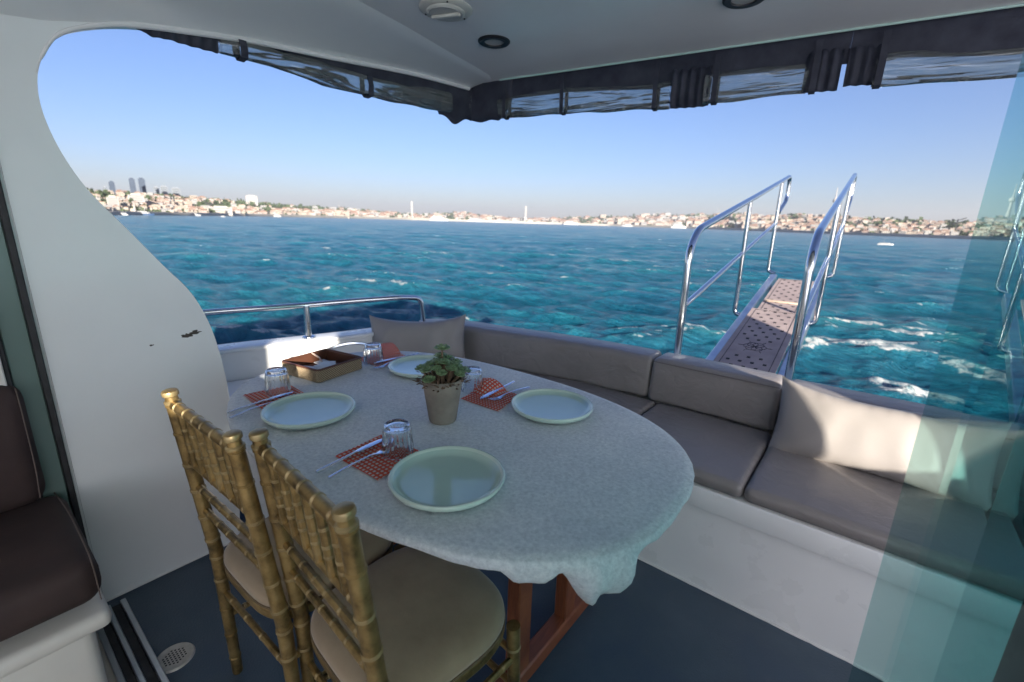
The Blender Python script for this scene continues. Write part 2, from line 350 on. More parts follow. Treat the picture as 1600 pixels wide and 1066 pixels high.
    sm = N(m, 'ShaderNodeMapRange', interpolation_type='SMOOTHSTEP'); sm.inputs['From Min'].default_value = .98; sm.inputs['From Max'].default_value = 1.22; L(m, a1.outputs[0], sm.inputs['Value'])
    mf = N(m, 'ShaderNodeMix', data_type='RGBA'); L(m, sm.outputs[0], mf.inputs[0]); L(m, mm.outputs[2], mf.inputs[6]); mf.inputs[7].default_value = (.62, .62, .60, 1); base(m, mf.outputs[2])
    rr = N(m, 'ShaderNodeMapRange'); rr.inputs['To Min'].default_value = .17; rr.inputs['To Max'].default_value = .8; L(m, sm.outputs[0], rr.inputs['Value']); L(m, rr.outputs[0], P(m).inputs['Roughness'])
    gs = coords(m, (1, 1, 1)); b1 = bump(m, noise(m, 2.6, 8, .68, gs, .5), .9, .13)
    gw = coords(m, (.45, 1.0, 1), rot=(0, 0, -R(-24))); b2 = bump(m, noise(m, .55, 8, .68, gw), 1.0, 1.1, b1)
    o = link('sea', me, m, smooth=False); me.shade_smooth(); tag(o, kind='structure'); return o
build_sea()
# ================================================================ SETTING: far shore
def polar(azd, r): a = R(azd); return Vector((math.sin(a)*r, math.cos(a)*r, 0))
F = 711.
def relc(azd): return math.cos(R(azd)+YAW)      # cos of the angle off the view axis
SH_AZ = [-105, -85, -79.2, -72.8, -66, -61, -51, -43, -34, -27, -16.4, -10, -4.2, 5.2, 8, 9.1, 20, 40]
SH_D = [420, 440, 480, 690, 1150, 1500, 2500, 2900, 3000, 2900, 2300, 1600, 1150, 950, 900, 640, 560, 500]
def shore(a): return float(np.interp(a, SH_AZ, SH_D))
# crest height above the waterline in photograph pixels (1600 wide), by azimuth
C_AZ = [-105, -84, -80, -76, -73, -68, -64, -60, -54, -50.5, -47, -45, -42, -38, -33, -30, -26, -20, -17, -13, -8, -4, 1, 5, 9, 14, 40]
C_PX = [34, 34, 33, 30, 27, 22, 18, 17, 13, 10, 13, 15, 12, 8, 10, 14, 16, 20, 22, 24, 26, 26, 25, 24, 24, 22, 20]
def crest(a): return float(np.interp(a, C_AZ, C_PX))
def DEPTH(a): return 1.75
def ground(a, r):
    D = shore(a); t = (r-D)/(D*(DEPTH(a)-1)); t = min(max(t, 0), 1.0)
    H = (crest(a)-6)*D*DEPTH(a)/F*max(relc(a), .3)*1.02
    n = mnoise.noise(Vector((a*.35, r/D*3, 3)))*.10+mnoise.noise(Vector((a*1.3, r/D*5, 9)))*.05
    s = t*t*(3-2*t)*.55+t*.45
    return SEA+1.5+max(0, H*(s+n*min(1, t*3)))
hillm = mat('wooded_hillside', (.1, .12, .06), .95)
base(hillm, ramp(hillm, noise(hillm, .02, 8, .7), [(.35, (.045, .062, .035)), (.5, (.11, .11, .065)), (.68, (.24, .20, .15))]))
def build_hills():
    bm = bmesh.new(); rows = []
    azs = np.arange(-104, 40, .4); ts = [0, .001, .03, .08, .15, .25, .35, .45, .55, .65, .75, .85, .93, 1.0]
    for a in azs:
        D = shore(a); row = [bm.verts.new(polar(a, D)+Vector((0, 0, SEA-1)))]
        for t in ts[1:]:
            r = D*(1+t*(DEPTH(a)-1)); row.append(bm.verts.new(polar(a, r)+Vector((0, 0, ground(a, r)))))
        row.append(bm.verts.new(polar(a, D*2.6)+Vector((0, 0, SEA-2)))); rows.append(row)
    for A, B in zip(rows, rows[1:]):
        for j in range(len(A)-1): bm.faces.new((A[j], B[j], B[j+1], A[j+1]))
    tag(obj('shore_hills', bm, hillm, angle=180), kind='structure')
    quay = mottled('quay_stone', (.36, .33, .28), (.45, .41, .35), .05, .9); bm = bmesh.new(); A = None
    for a in np.arange(-104, 40, .4):
        D = shore(a)-2; h = .8+D*.0036
        ring = [bm.verts.new(polar(a, D)+Vector((0, 0, SEA-1))), bm.verts.new(polar(a, D)+Vector((0, 0, SEA+h))), bm.verts.new(polar(a, D*1.02)+Vector((0, 0, SEA+h+.5)))]
        if A: bm.faces.new((A[0], ring[0], ring[1], A[1])); bm.faces.new((A[1], ring[1], ring[2], A[2]))
        A = ring
    tag(obj('quay', bm, quay, angle=180), kind='structure')
build_hills()
# houses
WALLS = [mottled('house_wall_%s' % n, c, tuple(x*1.12 for x in c), .3, .9) for n, c in
         (('cream', (.36, .315, .26)), ('white', (.37, .345, .31)), ('pink', (.38, .31, .27)), ('ochre', (.37, .31, .25)), ('grey', (.29, .28, .27)), ('salmon', (.34, .26, .22)))]
ROOFS = [mat('roof_tile_red', (.26, .16, .12), .9), mat('roof_tile_brown', (.22, .155, .12), .9), mat('flat_roof_grey', (.27, .25, .23), .9)]
wing_dark = mat('far_window_glass', (.06, .07, .08), .3)
def house_bm(bm, M, hip, wmat, rmat, dmat, w_=1, d_=.8, h_=.8, floors=3, cols=4):
    def q(*ps, mi):
        f = bm.faces.new([bm.verts.new(M @ Vector(p)) for p in ps]); f.material_index = mi
    x, y = w_/2, d_/2
    q((-x, -y, -.4), (x, -y, -.4), (x, -y, h_), (-x, -y, h_), mi=wmat); q((x, y, -.4), (-x, y, -.4), (-x, y, h_), (x, y, h_), mi=wmat)
    q((x, -y, -.4), (x, y, -.4), (x, y, h_), (x, -y, h_), mi=wmat); q((-x, y, -.4), (-x, -y, -.4), (-x, -y, h_), (-x, y, h_), mi=wmat)
    if hip:
        e = .06; a, b, c, d = (-x-e, -y-e, h_), (x+e, -y-e, h_), (x+e, y+e, h_), (-x-e, y+e, h_); r1, r2 = (-x*.4, 0, h_+.26), (x*.4, 0, h_+.26)
        q(a, b, r2, r1, mi=rmat); q(b, c, r2, mi=rmat); q(c, d, r1, r2, mi=rmat); q(d, a, r1, mi=rmat)
    else: q((-x, -y, h_), (x, -y, h_), (x, y, h_), (-x, y, h_), mi=rmat)
    for f in range(floors):
        z0 = h_*(f+.25)/floors; z1 = h_*(f+.7)/floors
        for c in range(cols):
            cx = -x+w_*(c+.5)/cols; ww = w_*.2/cols*1.3
            q((cx-ww, -y-.008, z0), (cx+ww, -y-.008, z0), (cx+ww, -y-.008, z1), (cx-ww, -y-.008, z1), mi=dmat)
def face_cam(v): return math.atan2(v.y, v.x)-PI/2   # local -Y looks at the boat
def gen_houses():
    L_ = []
    azs = rng.uniform(-87, 24, 5200)
    for a in azs:
        D = shore(a); t = rng.beta(1.15, 1.5); r = D*(1+.012+t*(DEPTH(a)-1)*.97)
        green = mnoise.noise(Vector((a*.55, t*3.2, 5)))
        dens = .95 if a > -26 else (.75 if a < -73 else .55)
        if -70 < a < -58 and t > .5: dens = .12
        if -34 < a < -24 and t > .38: dens = .12
        if green > .12+(1-t)*.2: dens *= .15
        if rng.random() > dens: continue
        px = rng.uniform(3.0, 6.4)*(1.25 if t < .25 else 1)*(.85 if -55 < a < -34 else 1); s = px*r/F*relc(a)**1.3
        L_.append((px*(1), a, r, min(s, 42), rng.integers(0, 6), rng.random()))
    L_.sort(key=lambda t: -t[0]); return L_
HL = gen_houses()
protos = []
kinds = [('cream', 0, 1, 0, 'cream red-roofed house'), ('white', 1, 1, 0, 'white red-roofed house'), ('pink', 2, 1, 1, 'pinkish brown-roofed house'),
         ('ochre', 3, 0, 2, 'ochre flat-roofed block'), ('grey', 4, 0, 2, 'grey flat-roofed block'), ('salmon', 5, 1, 0, 'salmon red-roofed house')]
for i, (_, wi, hip, ri, lab) in enumerate(kinds):
    bm = bmesh.new(); house_bm(bm, Matrix(), hip, 0, 1, 2, 1, .8, (.72 if hip else 1.0), 3 if hip else 4)
    me = bpy.data.meshes.new('house'); bm.to_mesh(me); bm.free()
    for q in (WALLS[wi], ROOFS[ri], wing_dark): me.materials.append(q)
    protos.append(me)
# one look per stretch of coast and kind: those few that nothing tells apart share it
def stretch(a):
    for lim, s in ((-76, 'nearest the curved white wall'), (-73, 'below the twin skyscrapers'), (-69, 'right of the three grey towers'), (-65, 'around the long low hotel'), (-58, 'on the green ridge right of the hotel'), (-50.5, 'just left of the left bridge tower'),
                   (-38, 'between the two white bridge towers'), (-29, 'right of the right bridge tower'), (-22, 'by the wooded middle hill'), (-15, 'just left of the gangway'),
                   (-8, 'between the gangway handrails'), (-2, 'behind the right gangway handrail'), (3, 'right of the gangway'), (8, 'left of the glass door edge')):
        if a < lim: return s
    return 'on the headland behind the glass door'
NH = 262
for px, a, r, s, k, rn in HL[:NH]:
    v = polar(a, r); o = bpy.data.objects.new('house', protos[k]); S.collection.objects.link(o)
    o.location = (v.x, v.y, ground(a, r)); o.scale = (s*(1+.5*rn), s, s*(.8+.5*rn)); o.rotation_euler = (0, 0, face_cam(v)+(rn-.5)*.8)
    D = shore(a); tt = (r/D-1)/.75; st = ('at the waterfront ' if tt < .14 else 'halfway uphill ' if tt < .45 else 'near the hilltop ')+stretch(a)
    tag(o, kinds[k][4]+' '+st, 'house', kinds[k][4]+'s '+st)
bm = bmesh.new()
for px, a, r, s, k, rn in HL[NH:]:
    v = polar(a, r); M = Matrix.Translation((v.x, v.y, ground(a, r))) @ Matrix.Rotation(face_cam(v)+(rn-.5)*.8, 4, 'Z') @ Matrix.Diagonal((s*(1+.5*rn), s, s*(.8+.5*rn), 1))
    house_bm(bm, M, kinds[k][2], int(kinds[k][1]), 6+kinds[k][3], 9, 1, .8, .72 if kinds[k][2] else 1.0, 2, 3)
tag(obj('distant_houses', bm, WALLS+ROOFS+[wing_dark], smooth=False), 'mass of small pale and red roofed houses covering the far hillsides', 'houses', kind='stuff')
# trees of the shore: clumps of leaf faces
treem = mottled('far_tree_foliage', (.028, .048, .022), (.075, .10, .045), .12, .95)
bm = bmesh.new(); ntree = 0
for _ in range(3400):
    a = rng.uniform(-88, 26); D = shore(a); t = rng.beta(1.0, 1.1); green = mnoise.noise(Vector((a*.55, t*3.2, 5)))
    want = green > .02+(1-t)*.12 or (-70 < a < -58 and t > .45) or (-34 < a < -24 and t > .33) or rng.random() < .14
    if not want: continue
    r = D*(1.008+t*(DEPTH(a)-1)); v = polar(a, r); s = rng.uniform(2.0, 4.2)*r/F; z = ground(a, r); ntree += 1
    for k in range(11):
        d = Vector(rng.normal(0, .42, 3)); d.z = abs(d.z)*1.0+.1; c = Vector((v.x, v.y, z))+d*s; q = s*rng.uniform(.3, .6)
        n_ = Vector(rng.normal(0, 1, 3)).normalized(); x = n_.orthogonal()*q; y = n_.cross(x)
        bm.faces.new([bm.verts.new(c+x), bm.verts.new(c+y*.9), bm.verts.new(c-x*.8), bm.verts.new(c-y)])
tag(obj('shore_trees', bm, treem, smooth=False), 'dark green tree cover between the houses on the far shore', 'trees', kind='stuff')
# landmarks, placed by azimuth and size in metres
blueg = mottled('blue_tower_glass', (.020, .036, .065), (.03, .05, .085), .1, .7); greyg = mottled('grey_tower_cladding', (.12, .14, .17), (.17, .19, .21), .1, .6)
blueg2 = mat('dark_window_glass', (.03, .05, .085), .6); whitec = mottled('white_landmark_concrete', (.33, .31, .29), (.38, .36, .34), .1, .8); mastm = mat('grey_mast_steel', (.30, .30, .30), .7)
def px2az(x):
    y = 348+.031*(x-800); d = _fw+_R*((x-800)/F)-_U*((y-533)/F); return math.degrees(math.atan2(d.x, d.y))
def block(name, x, wpx, hpx, rf, mt, label, cat, group=None, zt=None, dark=True, dpt=.8):
    """high-rise standing on the shore hills; window bands are its part"""
    a = px2az(x); r = shore(a)*rf; k = r/F*relc(a); w_, h_ = wpx*k*relc(a), hpx*k; v = polar(a, r); z = ground(a, r)
    t = thing(name, label, cat, (v.x, v.y, z-2), face_cam(v), group)
    bm = bmesh.new(); box(bm, (0, 0, h_/2+1), (w_, w_*dpt, h_+2)); box(bm, (0, 0, h_+2.5), (w_*.6, w_*.5, 2.4)); obj('tower_body', bm, mt, t, smooth=False)
    n = max(3, int(hpx/2.6)); bm = bmesh.new()
    for i in range(n): box(bm, (0, -w_*dpt/2, 2+h_*(i+.5)/n), (w_*.86, .3, h_/n*.38))
    obj('window_band', bm, wing_dark if mt is not blueg else blueg2, t, smooth=False); return t
# ground height seen as px above the waterline is about crest*0.6 mid-slope
block('glass_skyscraper', 214, 9, 23, 1.75, blueg, 'left one of the twin dark blue skyscrapers on the left shore', 'skyscraper')
block('glass_skyscraper', 229, 10, 23, 1.75, blueg, 'right one of the twin dark blue skyscrapers on the left shore', 'skyscraper')
block('glass_skyscraper', 182, 9, 17, 1.75, blueg, 'shorter dark blue skyscraper standing left of the twin towers', 'skyscraper')
block('office_tower', 170, 6, 9, 1.75, greyg, 'lowest grey tower at the far left, beside the blue skyscraper', 'tower')
block('office_tower', 250, 8, 12, 1.75, greyg, 'narrow grey office block just right of the twin skyscrapers', 'tower')
block('office_tower', 262, 11, 14, 1.75, greyg, 'grey office tower, middle of three right of the twin skyscrapers', 'tower')
block('office_tower', 280, 13, 14, 1.75, greyg, 'widest grey office tower, rightmost of three beyond the twin skyscrapers', 'tower')
block('waterfront_hotel', 179, 18, 14, 1.18, whitec, 'tall white hotel block above the left waterfront below the short skyscraper', 'hotel')
block('waterfront_hotel', 216, 24, 12, 1.3, whitec, 'broad white hotel block below the twin skyscrapers', 'hotel')
block('waterfront_hotel', 346, 34, 10, 1.06, whitec, 'long low white hotel at the water edge on the left shore', 'hotel')
block('waterfront_hotel', 396, 17, 13, 1.5, whitec, 'lone pale tower block on the wooded ridge left of the bridge', 'hotel')
block('white_mosque_block', 1032, 26, 6, 1.7, whitec, 'white building cluster on the ridge left of the gangway rail', 'building', dpt=.4)
def pylon(x, wpx, hpx, label):
    a = px2az(x); r = shore(a)*1.02; k = r/F*relc(a); h_ = hpx*k; w_ = wpx*k; v = polar(a, r); t = thing('bridge_pier', label, 'bridge tower', (v.x, v.y, SEA), face_cam(v))
    for s in (-1, 1):
        bm = bmesh.new(); box(bm, (s*w_*.3, 0, h_/2), (w_*.34, w_*.5, h_)); obj('leg', bm, whitec, t)
    bm = bmesh.new()
    for z in (.35, .62, .96): box(bm, (0, 0, h_*z), (w_*.5, w_*.4, h_*.04))
    obj('cross_beam', bm, whitec, t)
pylon(644, 2.6, 27, 'left white bridge tower rising from the far shoreline'); pylon(821, 2.6, 25, 'right white bridge tower rising from the far shoreline')
def mast(name, x, hpx, rf, label, cat, wpx=1.2, bulb=False, mt=None):
    a = px2az(x); r = shore(a)*rf; k = r/F*relc(a); v = polar(a, r); z = ground(a, r); h_ = hpx*k; w_ = wpx*k; bm = bmesh.new()
    prof = [(w_*1.6, -2), (w_, h_*.25), (w_*.8, h_*.5)]
    if bulb: prof += [(w_*1.9, h_*.53), (w_*1.9, h_*.60), (w_*.8, h_*.64)]
    prof += [(w_*.45, h_*.7), (w_*.2, h_), (0, h_)]
    lathe(bm, prof, 10); o = obj(name, bm, mt or whitec); o.location = (v.x, v.y, z); return tag(o, label, cat)
mast('television_tower', 1295, 44, 1.7, 'tall slim television tower beside the right gangway rail', 'tower', 1.6, True)
mast('radio_mast', 1119, 14, 1.75, 'small thin mast on the ridge left of the gangway', 'mast', .5, mt=mastm)
mast('radio_mast', 531, 12, 1.7, 'thin pale mast on the left wooded ridge', 'mast', .5)
mast('clock_tower', 155, 26, 1.05, 'slim pale tower on the far left waterfront nearest the white wall', 'tower', 1.4)
mast('clock_tower', 211, 16, 1.05, 'short slim pale tower on the waterfront below the twin skyscrapers', 'tower', 1.4)
for i, x in enumerate((1024, 1041)): mast('minaret', x, 11, 1.7, ('left' if i == 0 else 'right')+' thin white minaret of the white ridge cluster', 'minaret', .5)
# harbour crane on the right
a = px2az(1490); r = shore(a)*1.25; k = r/F*relc(a); v = polar(a, r); t = thing('tower_crane', 'dark tower crane above the roofs of the right shore', 'crane', (v.x, v.y, ground(a, r)), face_cam(v))
bm = bmesh.new(); tube(bm, [(0, 0, 0), (0, 0, 20*k)], .7*k, 6); obj('crane_mast', bm, blackp, t)
bm = bmesh.new(); tube(bm, [(-2*k, 0, 17*k), (0, 0, 18*k), (9*k, 0, 22*k)], .6*k, 6); obj('jib', bm, blackp, t)
# boats and ships
hullw = mat('white_hull_paint', (.50, .49, .48), .5); hulld = mat('blue_hull_paint', (.04, .08, .16), .5)
def ship(name, x, lpx, label, r=None, hm=None, decks=2, bow=1, hr=.12):
    a = px2az(x); r = r or shore(a)*.985; k = r/F*relc(a); Ln = lpx*k*relc(a); H = Ln*hr; v = polar(a, r)
    t = thing(name, label, 'boat' if lpx > 0 and name == 'motor_boat' else 'ship', (v.x, v.y, SEA), face_cam(v)+(PI if bow < 0 else 0))
    bm = bmesh.new(); secs = []
    for i in range(9):
        u = i/8; b = Ln*.11*(1-max(0, (u-.6)/.4)**2)+.02; zt = H*(.9+.35*max(0, u-.5)); x0 = -Ln/2+Ln*u
        secs.append([(x0+.06*Ln*max(0, u-.7), -b, zt), (x0, -b*.7, -H*.4), (x0, b*.7, -H*.4), (x0+.06*Ln*max(0, u-.7), b, zt)])
    loft(bm, secs); obj('hull', bm, hm or hullw, t, smooth=False)
    for d in range(decks):
        bm = bmesh.new(); box(bm, (-Ln*.06-.04*Ln*d, 0, H*(1.2+.62*d)), (Ln*(.66-.2*d), Ln*.15, H*.62), H*.06, 1); c = obj('cabin', bm, hullw, t)
        bm = bmesh.new(); box(bm, (-Ln*.06-.04*Ln*d, 0, H*(1.25+.62*d)), (Ln*(.60-.2*d), Ln*.155, H*.2)); obj('window_strip', bm, wing_dark, c)
    bm = bmesh.new(); tube(bm, [(-Ln*.1, 0, H*1.5), (-Ln*.12, 0, H*(2.6+decks*.5))], Ln*.008, 6); obj('mast', bm, mastm, t); return t
ship('motor_boat', 1387, 24, 'small white motor boat on open water before the right shore', r=216, decks=1)
ship('ferry', 686, 28, 'long white ferry right of the left bridge tower', r=2350)
ship('ferry', 742, 22, 'white ferry midway between the two bridge towers')
ship('ferry', 778, 14, 'smaller white ferry just left of the right bridge tower', bow=-1)
ship('ferry', 1062, 26, 'white ferry moored at the shore left of the gangway rail')
ship('ferry', 980, 16, 'white ferry below the wooded hill at mid shore', bow=-1)
ship('cargo_ship', 225, 30, 'blue hulled ship moored on the left waterfront', hm=hulld)
ship('motor_yacht', 190, 18, 'white yacht moored left of the blue hulled ship', bow=-1)
ship('motor_yacht', 305, 16, 'white yacht moored before the left shore gardens')
ship('motor_yacht', 348, 7, 'small white launch close under the long low hotel', r=620)
ship('motor_yacht', 432, 14, 'white yacht moored right of the long low hotel', bow=-1)
ship('motor_yacht', 892, 22, 'white passenger boat moored right of the right bridge tower')
# ================================================================ THE BOAT: deck and hull
bm = bmesh.new(); prism(bm, [(-1.94, -5.94), (1.9, -5.94), (1.9, .112), (-1.94, .112)], 'z', .0005, .004); tag(obj('saloon_floor', bm, mottled('pale_saloon_floor', (.48, .44, .38), (.56, .52, .45), 4, .5)), kind='structure')  # pale layer over the deck, put in to bounce light outward
bm = bmesh.new(); prism(bm, [(-2.35, -6), (2.35, -6), (2.35, 2.4), (-1.9, 2.4), (-2.35, 2.0)], 'z', -.03, 0); tag(obj('deck_floor', bm, deckm), kind='structure')
bm = bmesh.new(); prism(bm, [(-2.5, -7), (2.6, -7), (2.6, 2.5), (-1.8, 2.45), (-2.5, 1.9)], 'z', -2.9, -.04); tag(obj('boat_hull', bm, gel), 'white hull of the boat below the deck', 'boat hull')
# ---- left wing wall with the big curved opening
prof = [(.627, .675), (.618, .794), (.600, .911), (.570, 1.011), (.535, 1.08), (.490, 1.142), (.405, 1.269), (.329, 1.382), (.288, 1.476), (.266, 1.566), (.263, 1.647), (.282, 1.726), (.325, 1.795), (.400, 1.84), (.508, 1.876), (.663, 1.905), (.866, 1.935), (1.168, 1.966), (1.6, 2.012), (1.98, 2.052)]
prof = [(q.x, q.y) for q in smooth_path([(a, b, 0) for a, b in prof], 4)]
ww = thing('side_wall', 'white curved side wall at left with a chipped paint patch', 'wall')
bm = bmesh.new()
poly = [(.15, 0), (.60, 0), (.63, .3)]+prof+[(1.98, 2.09), (.15, 2.09)]
prism(bm, poly, 'x', -1.96, -1.9)
ed = [e for e in bm.edges if all(abs(v.co.x+1.9) < 1e-4 for v in e.verts)]
bmesh.ops.bevel(bm, geom=ed, offset=.008, segments=2, affect='EDGES'); obj('wall_panel', bm, gelc2, ww, angle=30)
def blob(name, cy, cz, ry, rz, seed, parent, m=dark_paint, x=-1.8992):
    bm = bmesh.new(); pts = []
    for k in range(40):
        a = 2*PI*k/40; q = 1+.75*mnoise.noise(Vector((math.cos(a)*1.6+seed, math.sin(a)*1.6, seed*2.3)))+.2*mnoise.noise(Vector((math.cos(a)*6, math.sin(a)*6, seed)))
        pts.append((cy+ry*math.cos(a)*q, cz+rz*math.sin(a)*q))
    A = [bm.verts.new((x, p[0], p[1])) for p in pts]; bm.faces.new(A); obj(name, bm, m, parent, smooth=False)
blob('paint_chip', .520, .900, .017, .008, 3, ww); blob('paint_chip', .545, .9075, .017, .0065, 5, ww); blob('paint_chip', .414, .884, .006, .0028, 8, ww)
bm = bmesh.new()   # ragged paint edge at the foot of the wall
pr = None
for k in range(60):
    y = .16+k*.0085; h = .008+.008*abs(mnoise.noise(Vector((y*40, 0, 2))))+(.014 if .2 < y < .27 else 0)*abs(mnoise.noise(Vector((y*90, 1, 2))))*2
    c = [bm.verts.new((-1.8985, y, .0)), bm.verts.new((-1.8985, y, h)), bm.verts.new((-1.892, y, .004))]
    if pr: bm.faces.new((pr[0], c[0], c[1], pr[1])); bm.faces.new((pr[1], c[1], c[2], pr[2]))
    pr = c
obj('sealant_bead', bm, mat('white_sealant', (.7, .7, .68), .6), ww)
# ---- door frame strips at the saloon end
df = thing('door_jamb', 'narrow dark and pale door jamb strips left of the curved wall', 'door frame')
for nm, y0, y1, m, xo in (('seal_strip', .134, .150, rubber, -1.885), ('glass_strip', .078, .134, grey_green, -1.90), ('seal_strip', .066, .078, rubber, -1.888), ('jamb_post', -.03, .066, cream, -1.87)):
    bm = bmesh.new(); box(bm, ((xo-2.0)/2, (y0+y1)/2, 1.04), (abs(xo+2.0), y1-y0, 2.06), .003, 1); obj(nm, bm, m, df)
tr = thing('door_track', 'low metal sliding door track across the floor at lower left', 'door track')
for nm, y0, y1, h, m in (('track_rail', .190, .206, .018, steel2), ('track_groove', .165, .190, .006, rubber), ('track_rail', .150, .165, .02, steel2), ('track_groove', .128, .150, .006, rubber), ('track_rail', .112, .128, .018, steel2)):
    bm = bmesh.new(); box(bm, (.02, (y0+y1)/2, h/2), (3.74, y1-y0, h), .002, 1); obj(nm, bm, m, tr)
# ---- side panel and shelf below the left bulwark, bulwark, rail
sp = thing('side_shelf', 'pale side shelf inboard of the left bulwark', 'shelf')
bm = bmesh.new(); prism(bm, [(-1.9, .63), (-1.86, .63), (-1.86, 2.2), (-1.9, 2.2)], 'z', 0, .5); obj('shelf_front', bm, gel, sp)
bm = bmesh.new(); prism(bm, [(-2.42, .63), (-1.855, .63), (-1.855, 1.62), (-2.2, 1.62)], 'z', .5, .53); obj('shelf_top', bm, gel, sp)
bw = thing('bulwark', 'low white bulwark at left with the steel handrail on it', 'bulwark')
def bpath(off=0):
    pts = smooth_path([(-2.46, .3, 0), (-2.404, .785, 0), (-2.299, 1.151, 0), (-2.217, 1.458, 0), (-2.166, 1.80, 0), (-2.14, 2.05, 0), (-1.98, 2.30, 0), (-1.6, 2.42, 0), (-1.0, 2.46, 0)], 6); return pts
pts = bpath(); bm = bmesh.new(); secs = []
for i, p in enumerate(pts):
    t = (pts[min(i+1, len(pts)-1)]-pts[max(i-1, 0)]).normalized(); o_ = Vector((-t.y, t.x, 0))
    dz = -.16*min(1, max(0, (p.y-1.84)/.12)); secs.append([p+Vector((0, 0, -.3)), p+Vector((0, 0, .672+dz)), p+o_*.10+Vector((0, 0, .672+dz)), p+o_*.12+Vector((0, 0, -.3))])
loft(bm, secs); obj('bulwark_panel', bm, gel, bw)
bm = bmesh.new(); secs = []
for i, p in enumerate(pts):
    t = (pts[min(i+1, len(pts)-1)]-pts[max(i-1, 0)]).normalized(); o_ = Vector((-t.y, t.x, 0))
    dz = -.16*min(1, max(0, (p.y-1.84)/.12)); secs.append([p+o_*(x+.05)+Vector((0, 0, .682+z+dz)) for x, z in rrect(.135, .022, .009, 3)])
loft(bm, secs); obj('cap_rail', bm, gel, bw)
# oval steel fairlead
fl = thing('fairlead', 'oval steel fairlead ring in the left bulwark behind the woven basket', 'fairlead', (-2.245, 1.36, .60), -R(14))
bm = bmesh.new(); tube(bm, [(.004, .13*math.cos(2*PI*k/28), .045*math.sin(2*PI*k/28)) for k in range(28)], .011, 8, closed=True); obj('steel_rim', bm, steel, fl)
bm = bmesh.new(); bm.faces.new([bm.verts.new((.001, .125*math.cos(2*PI*k/28), .042*math.sin(2*PI*k/28))) for k in range(28)]); obj('opening', bm, mat('hawse_plate', (.05, .2, .24), .15, .4), fl)
hr = thing('handrail', 'polished steel handrail on the left bulwark ending in a bend', 'handrail')
rail = [(-2.60, .35, .855), (-2.50, .79, .862), (-2.385, 1.12, .865), (-2.30, 1.45, .868), (-2.225, 1.72, .868), (-2.20, 1.86, .855), (-2.195, 1.875, .68)]
rp = smooth_path(rail[:5], 6)+bend([rail[4], rail[5], rail[6]], .05)[1:]
bm = bmesh.new(); tube(bm, rp, .0155, 12); obj('rail_tube', bm, steel, hr)
for p, b in (((-2.345, 1.195, .866), (-2.335, 1.19, .69)),):
    bm = bmesh.new(); tube(bm, [p, b], .0165, 12); lathe(bm, [(0, .69), (.034, .69), (.032, .697), (.018, .703), (0, .703)], 16, Matrix.Translation((b[0], b[1], .004))); obj('post', bm, steel, hr)
# ---- stern bench
bb = thing('stern_bench', 'long white moulded bench base along the stern', 'bench')
bm = bmesh.new(); box(bm, (0, 1.78, .17), (3.8, .36, .34)); obj('bench_front', bm, gel, bb)
bm = bmesh.new(); box(bm, (0, 1.885, .385), (3.8, .62, .085), .008, 2); obj('bench_top', bm, gel, bb)
bm = bmesh.new(); prism(bm, [(-1.9, 2.02), (-1.32, 2.19), (-.79, 2.26), (.5, 2.27), (1.9, 2.27), (1.9, 2.4), (-1.0, 2.4), (-1.7, 2.34), (-2.0, 2.2)], 'z', .0, .56); obj('backrest_support', bm, gel, bb)
bm = bmesh.new(); bp_ = [(-1.85+3.7*k/150, 1.597+.0015*mnoise.noise(Vector((k*.7, 0, 0))), .003) for k in range(151)]; tube(bm, bp_, [.005+.0025*mnoise.noise(Vector((k*.5, 3, 0))) for k in range(151)], 6); obj('sealant_bead', bm, MATS['white_sealant'], bb)
def seat(x0, x1, y0, y1, label, name='seat_cushion', z0=.4285, z1=.487, seed=0):
    ym = (y0+y1)/2; o = cushion(name, [(x0, ym, (z0+z1)/2), (x1, ym, (z0+z1)/2)], y1-y0, z1-z0, .022, vinyl, puff=.008, seed=seed); tag(o, label, 'cushion')
    bm = bmesh.new(); tube(bm, [(x0+.01, y0+.008, z1-.012), (x1-.01, y0+.008, z1-.012)], .003, 6); obj('piping', bm, vinyl, o); return o
seat(-1.84, -.742, 1.575, 2.13, 'taupe seat cushion at the left, mostly behind the table', seed=1)
seat(-.738, -.222, 1.575, 2.13, 'taupe seat cushion between table edge and right pillow', seed=2)
seat(-.218, .352, 1.575, 2.13, 'taupe seat cushion directly under the sunlit pillow', seed=3)
seat(.356, 1.05, 1.575, 2.13, 'taupe seat cushion seen only through the green glass', seed=4)
seat(1.054, 1.85, 1.575, 2.13, 'taupe seat cushion at the far right end of the bench', seed=5)
zc = .588
b1 = tag(cushion('back_cushion', [(-2.235, 1.86, zc), (-2.08, 2.01, zc), (-1.75, 2.085, zc), (-1.33, 2.175, zc), (-1.05, 2.215, zc), (-.803, 2.235, zc)], .185, .215, .028, vinyl, puff=.008, seed=6, lean=.10), 'long curved taupe back cushion behind the table and plant', 'cushion')
b2 = tag(cushion('back_cushion', [(-.795, 2.225, zc), (-.226, 2.225, zc)], .185, .215, .028, vinyl, puff=.010, seed=7, lean=.10), 'short taupe back cushion in front of the gangway foot', 'cushion')
b3 = tag(cushion('back_cushion', [(-.218, 2.24, zc-.004), (1.1, 2.24, zc-.004)], .185, .205, .028, vinyl, puff=.008, seed=8, lean=.10), 'long taupe back cushion behind the sunlit pillow', 'cushion')
tag(cushion('back_cushion', [(1.108, 2.24, zc), (1.85, 2.24, zc)], .185, .205, .028, vinyl, puff=.008, seed=9, lean=.10), 'back cushion at the right end of the bench', 'cushion')
def seam(o, pts): bm = bmesh.new(); tube(bm, pts, .0028, 6); obj('piping', bm, seamm, o)
seamm = mat('vinyl_seam', (.15, .135, .13), .5)
